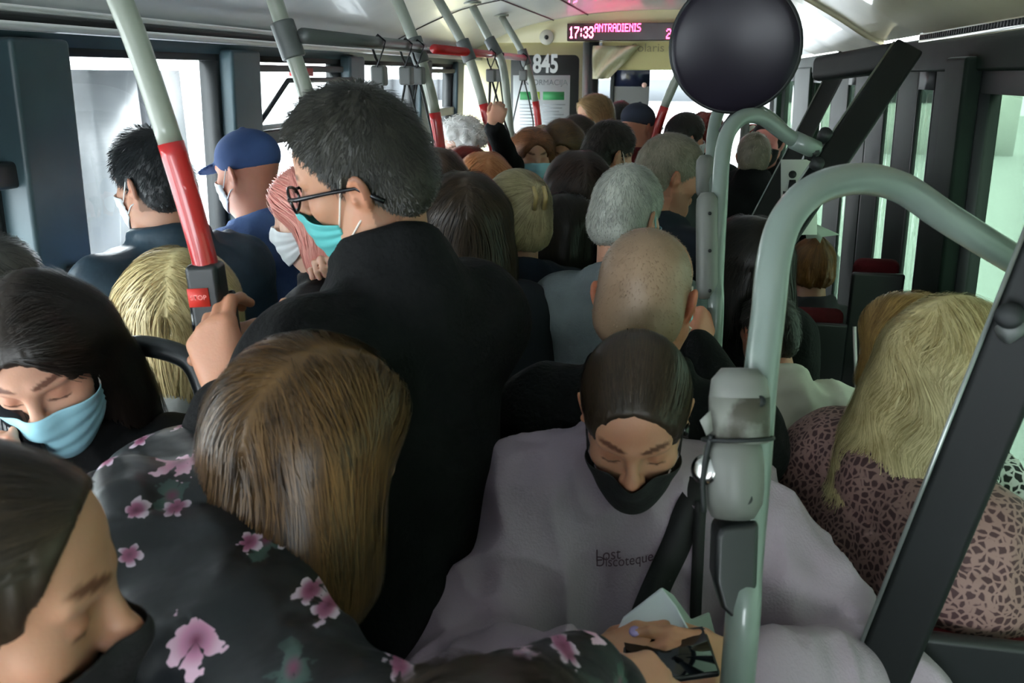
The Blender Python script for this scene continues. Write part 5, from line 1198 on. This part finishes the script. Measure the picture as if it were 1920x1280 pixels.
P_('man with grey-brown hair seen in profile facing right', 1253, 325, 2.5, yaw=-40, hyaw=-62, pitch=10, skin_m=SK['ruddy'], hair=dict(kind='short', t=.006, top=.012, up=.15), hair_m=h_salt, strands=4000, strand_w=.0016, slen=.014, scalp=(.7, .68, .6), top=dict(t=.03, collar='lapel'), top_m=cloth('blue_grey_collar_jacket', (44, 50, 60)), stubble=.5)
P_('woman with smooth dark brown hair between the pinned-up blonde and the silver-haired man', 1083, 352, 2.65, yaw=0, hyaw=20, fem=True, skin_m=SK['fair'], hs=1.05, hair=dict(kind='long', L=.20, w=1.1), hair_m=HM('brown_black_hair', (30, 22, 20), (64, 46, 38)), strands=3000, strand_w=.002, top=dict(t=.024), top_m=black)
P_('person with black hair and a black hood below the smooth dark head', 1062, 428, 2.42, yaw=-20, hyaw=-42, pitch=10, fem=True, hs=.9, skin_m=SK['fair'], hair=dict(kind='bob', L=.13, w=1.0), hair_m=h_black, strands=3000, strand_w=.0016, top=dict(t=.03, collar='high'), top_m=softblk)
P_('young man with a fade haircut and a green mask', 1140, 288, 3.0, yaw=-30, hyaw=-48, pitch=12, skin_m=SK['fair'], hair=dict(kind='short', t=.003, top=.014, up=.3), hair_m=h_black, strands=2500, strand_w=.002, slen=.02, scalp=(.75, .68, .6), mask=dict(m=mgreen, lm=loopw), top=dict(t=.02, collar='stand'), top_m=black)
P_('brown-haired head directly behind the man in glasses', 823, 338, 2.7, yaw=10, fem=True, hs=.95, skin_m=SK['fair'], hair=dict(kind='bob', L=.12), hair_m=HM('mid_brown_hair', (60, 46, 38), (96, 76, 62)), strands=1500, strand_w=.002, top=dict(t=.02), top_m=black)
P_('person with ginger hair in front of the raised hand', 908, 350, 2.95, yaw=20, fem=True, hs=1.1, skin_m=SK['fair'], hair=dict(kind='bob', L=.12, wamp=1), hair_m=h_ginger, strands=2500, strand_w=.002, top=dict(t=.02), top_m=cloth('tan_jacket', (120, 100, 70)))
aw = at_d(925, 238, 3.3)
P_('person with dark red hair and a black sleeve reaching up to a hanging strap', 878, 330, 3.3, yaw=80, hyaw=20, fem=True, hs=1.05, skin_m=SK['fair'], hair=dict(kind='bob', L=.11), hair_m=h_red, strands=2000, strand_w=.002, top=dict(t=.022, sr=.9), top_m=black,
   arms=dict(R=dict(w=aw, dir=at_d(940, 195, 3.3) - aw, back=-FWD, curl=(.9,), thumb=(.5, .4, .4), pole=(.4, 0, -.6))))
P_('elderly person with curly white hair by the far left window', 866, 272, 3.7, yaw=160, hyaw=150, pitch=15, fem=True, skin_m=SK['pale'], hair=dict(kind='curly'), hair_m=h_white, strands=1200, strand_w=.003, top=dict(t=.022), top_m=cloth('pale_grey_coat', (190, 190, 190)), mask=dict(m=mwhite))
P_('brown-haired woman with a white mask facing the camera below the poster', 998, 288, 3.6, yaw=185, hyaw=205, pitch=8, fem=True, skin_m=SK['fair'], hair=dict(kind='bob', L=.10), hair_m=HM('auburn_hair', (90, 54, 34), (150, 100, 66)), strands=1500, strand_w=.002, mask=dict(m=surg), top=dict(t=.022, collar='crew'), top_m=black)
P_('man with a shaved head partly hidden by the red pole below the poster', 1018, 272, 4.3, yaw=0, skin_m=SK['ruddy'], hair=dict(kind='buzz', t=.0015), hair_m=h_old, strands=0, top=dict(t=.02), top_m=cloth('brown_jacket', (70, 50, 40)))
def gl(I): add_glasses(I, mat('silver_frame', rgb(150, 150, 155), .3, metal=.8), glass('spectacle_lens', (.96, .97, .98, 1)), .0025)
P_('woman with glasses and a fair forehead, left one of a pair facing the camera', 1053, 272, 3.75, yaw=190, hyaw=188, pitch=28, fem=True, skin_m=SK['warm'], hair=dict(kind='long', L=.22), hair_m=h_brown, strands=1200, strand_w=.002, top=dict(t=.02), top_m=black, post=gl, mask=dict(m=mblack))
P_('woman with glasses and dark hair, right one of a pair facing the camera', 1082, 262, 3.95, yaw=190, hyaw=188, pitch=28, fem=True, skin_m=SK['warm'], hair=dict(kind='long', L=.22), hair_m=h_dark, strands=1200, strand_w=.002, top=dict(t=.02), top_m=black, post=gl, mask=dict(m=mblack))
P_('tall woman with long light brown hair and a pale mask standing right of the poster', 1113, 214, 4.7, yaw=120, hyaw=128, pitch=5, fem=True, skin_m=SK['warm'], hair=dict(kind='long', L=.18), hair_m=HM('light_brown_hair', (110, 86, 56), (160, 130, 90)), strands=1200, strand_w=.0025, top=dict(t=.02), top_m=cloth('dusky_pink_top', (150, 110, 105)), mask=dict(m=surg))
P_('person with black hair just left of the grey cap', 1163, 228, 5.0, yaw=0, skin_m=SK['fair'], hair=dict(kind='short', t=.01, top=.015), hair_m=h_black, strands=600, strand_w=.003, top=dict(t=.02), top_m=black)
P_('man in a dark grey cap and maroon jacket near the front', 1196, 236, 4.2, yaw=-20, hyaw=-35, pitch=10, skin_m=SK['ruddy'], hair=dict(kind='cap'), hair_m=cloth('slate_cap_cloth', (54, 58, 72)), top=dict(t=.024, collar='stand'), top_m=maroon)
P_('black-haired person with a white mask near the windscreen', 1284, 258, 4.1, yaw=-20, hyaw=-55, skin_m=SK['ruddy'], hair=dict(kind='short', t=.010, top=.016), hair_m=h_black, strands=600, strand_w=.003, top=dict(t=.02), top_m=cloth('grey_green_top', (90, 100, 96)), mask=dict(m=mwhite))
P_('person with curly red hair near the windscreen', 1320, 252, 4.6, yaw=0, hyaw=30, fem=True, skin_m=SK['ruddy'], hair=dict(kind='curly'), hair_m=h_red, strands=500, strand_w=.003, top=dict(t=.02), top_m=cloth('dark_green_top', (40, 52, 48)))
P_('woman in a black knitted hat and black mask facing the camera by the doors', 1438, 268, 4.4, yaw=180, hyaw=165, pitch=0, fem=True, hs=1.05, skin_m=skin('rosy_skin', rgb(220, 150, 140)), hair=dict(kind='beanie'), hair_m=cloth('black_knit', (20, 20, 20)), top=dict(t=.03, collar='high'), top_m=black, mask=dict(m=mblack))
P_('person with grey-brown hair and a black coat beside the black knitted hat', 1412, 292, 4.0, yaw=0, fem=True, skin_m=SK['fair'], hair=dict(kind='short', t=.01), hair_m=h_salt, strands=600, strand_w=.003, top=dict(t=.04, collar='high'), top_m=black)
P_('person with long black hair in a black coat between the grab rails', 1400, 485, 2.35, yaw=-5, hyaw=5, fem=True, hs=1.1, skin_m=SK['fair'], hair=dict(kind='long', L=.28, w=1.15), hair_m=h_black, strands=2500, strand_w=.002, top=dict(t=.034), top_m=black, bw=1.1)
I = P_('dark-haired person in a cream shirt leaning behind the near grab rail', 1440, 615, 2.15, yaw=20, hyaw=20, hs=.85, lean=.25, sit=True, skin_m=SK['ruddy'], hair=dict(kind='short', t=.01), hair_m=h_black, strands=1500, strand_w=.0016, top=dict(t=.034, sr=1.15, name='shirt'), top_m=whitec, bw=1.0, fold=.012)
seat(I, 'dark red bus seat under the person in the cream shirt', back=False)
I = P_('person with a small brown bun seated far ahead by the doors', 1522, 497, 3.3, yaw=10, hyaw=5, sit=True, fem=True, skin_m=SK['fair'], hair=dict(kind='back', t=.012, knot=(0, -.06, .115), kr=(.03, .03, .026)), hair_m=HM('copper_bun_hair', (84, 54, 28), (150, 104, 56)), strands=1500, strand_w=.002, top=dict(t=.026), top_m=cloth('dark_grey_fleece', (62, 60, 64)), mask=dict(m=mwhite), bw=.9)
seat(I, 'dark red bus seat under the person with the small bun')
# ---- right side
I = P_('person with a ginger-blonde bob seated behind the long blonde hair', 1698, 640, 1.86, yaw=25, hyaw=30, pitch=6, sit=True, fem=True, skin_m=SK['ruddy'], hair=dict(kind='bob', L=.13, w=1.05), hair_m=HM('ginger_blonde_hair', (120, 88, 46), (196, 160, 98)), strands=6000, strand_w=.0016, top=dict(t=.032, collar='stand'), top_m=black, mask=dict(m=mwhite), bw=1.05)
seat(I, 'dark red bus seat under the person with the ginger-blonde bob')
def post_scarf(I):
    H, B, t = I['H'], I['B'], I['t']; C = Field(); nb = I['nb']
    C.tor(nb + (0, 0, .02) + I['Rb'] @ np.array((0, .03, 0)), I['Rb'] @ Rx(.5), .085, .09, .026, .02, .03)
    B.cap(C, (.02, .14, 1.45), (.09, .20, 1.38), .06, .065, .03); B.cap(C, (.09, .20, 1.38), (.10, .22, 1.30), .06, .05, .03)
    V, Fq = C.mesh(.007); N_ = C.grad(V, .004); V = V + N_ * (.008 * (1 - 2 * np.abs(vnoise(V * 22, 3))))[:, None]; rawmesh('scarf', V, Fq, scarfm, t)
I = P_('woman with long wavy blonde hair and a leopard print jacket on the right', 1790, 705, 1.36, yaw=-62, hyaw=-66, pitch=14, sit=True, lean=.12, fem=True, fine=True, hs=1.0, skin_m=SK['ruddy'], hair=dict(kind='long', L=.40, w=1.0, wamp=3.2, wave=55, groove=1.6), hair_m=HM('ash_gold_blonde_hair', (140, 122, 72), (226, 212, 160)), strands=9000, strand_w=.0014, top=dict(t=.045, collar='lapel', sr=1.2, name='puffer_jacket'), top_m=leopard, mask=dict(m=mblack, dz=-.01), quilt=(.12, .012), fold=.012, post=post_scarf, bw=1.05)
seat(I, 'dark red bus seat under the woman in the leopard print jacket', rz=0)
I = P_('person whose dark grey hair just shows at the far left edge', -12, 560, 1.60, yaw=0, sit=True, skin_m=SK['fair'], hair=dict(kind='short', t=.012, top=.02), hair_m=HM('dark_grey_hair', (50, 50, 48), (90, 90, 86)), strands=2500, strand_w=.0016, top=dict(t=.02), top_m=black)
seat(I, 'dark red bus seat at the far left edge')
# empty red seat backs by the doors
for px, py, d, hw_, lb in ((1522, 690, 3.0, .085, 'empty dark red seat with a rounded black back just right of the near grab rail'), (1630, 600, 3.0, .075, 'empty dark red high-backed seat next to the thin white post')):
    c = at_d(px, py, d); t = thing('passenger_chair', lb, 'seat', (c[0], c[1], 0), radians(5)); z = c[2]
    MB().box(c[0] - hw_, c[0] + hw_, c[1] - .03, c[1] + .03, z - .45, z + .22).build('backrest', m_seatfab, t, bevel=.028); MB().box(c[0] - hw_ - .01, c[0] + hw_ + .01, c[1] - .06, c[1] - .032, z - .5, z + .18).build('back_shell', m_seatsh, t, bevel=.01)
    MB().box(c[0] - hw_, c[0] + hw_, c[1] + .03, c[1] + .42, z - .52, z - .44).build('cushion', m_seatfab, t, bevel=.02); MB().box(c[0] - .05, c[0] + .05, c[1] + .0, c[1] + .3, 0, z - .52).build('pedestal', m_plinth, t)

phone('dark phone held in both hands by the man in glasses below the stop button box', at_d(408, 632, 1.215), at_d(450, 620, 1.2) - at_d(400, 632, 1.2), at_d(385, 560, 1.2) - at_d(400, 640, 1.18), w=.034, h=.066)
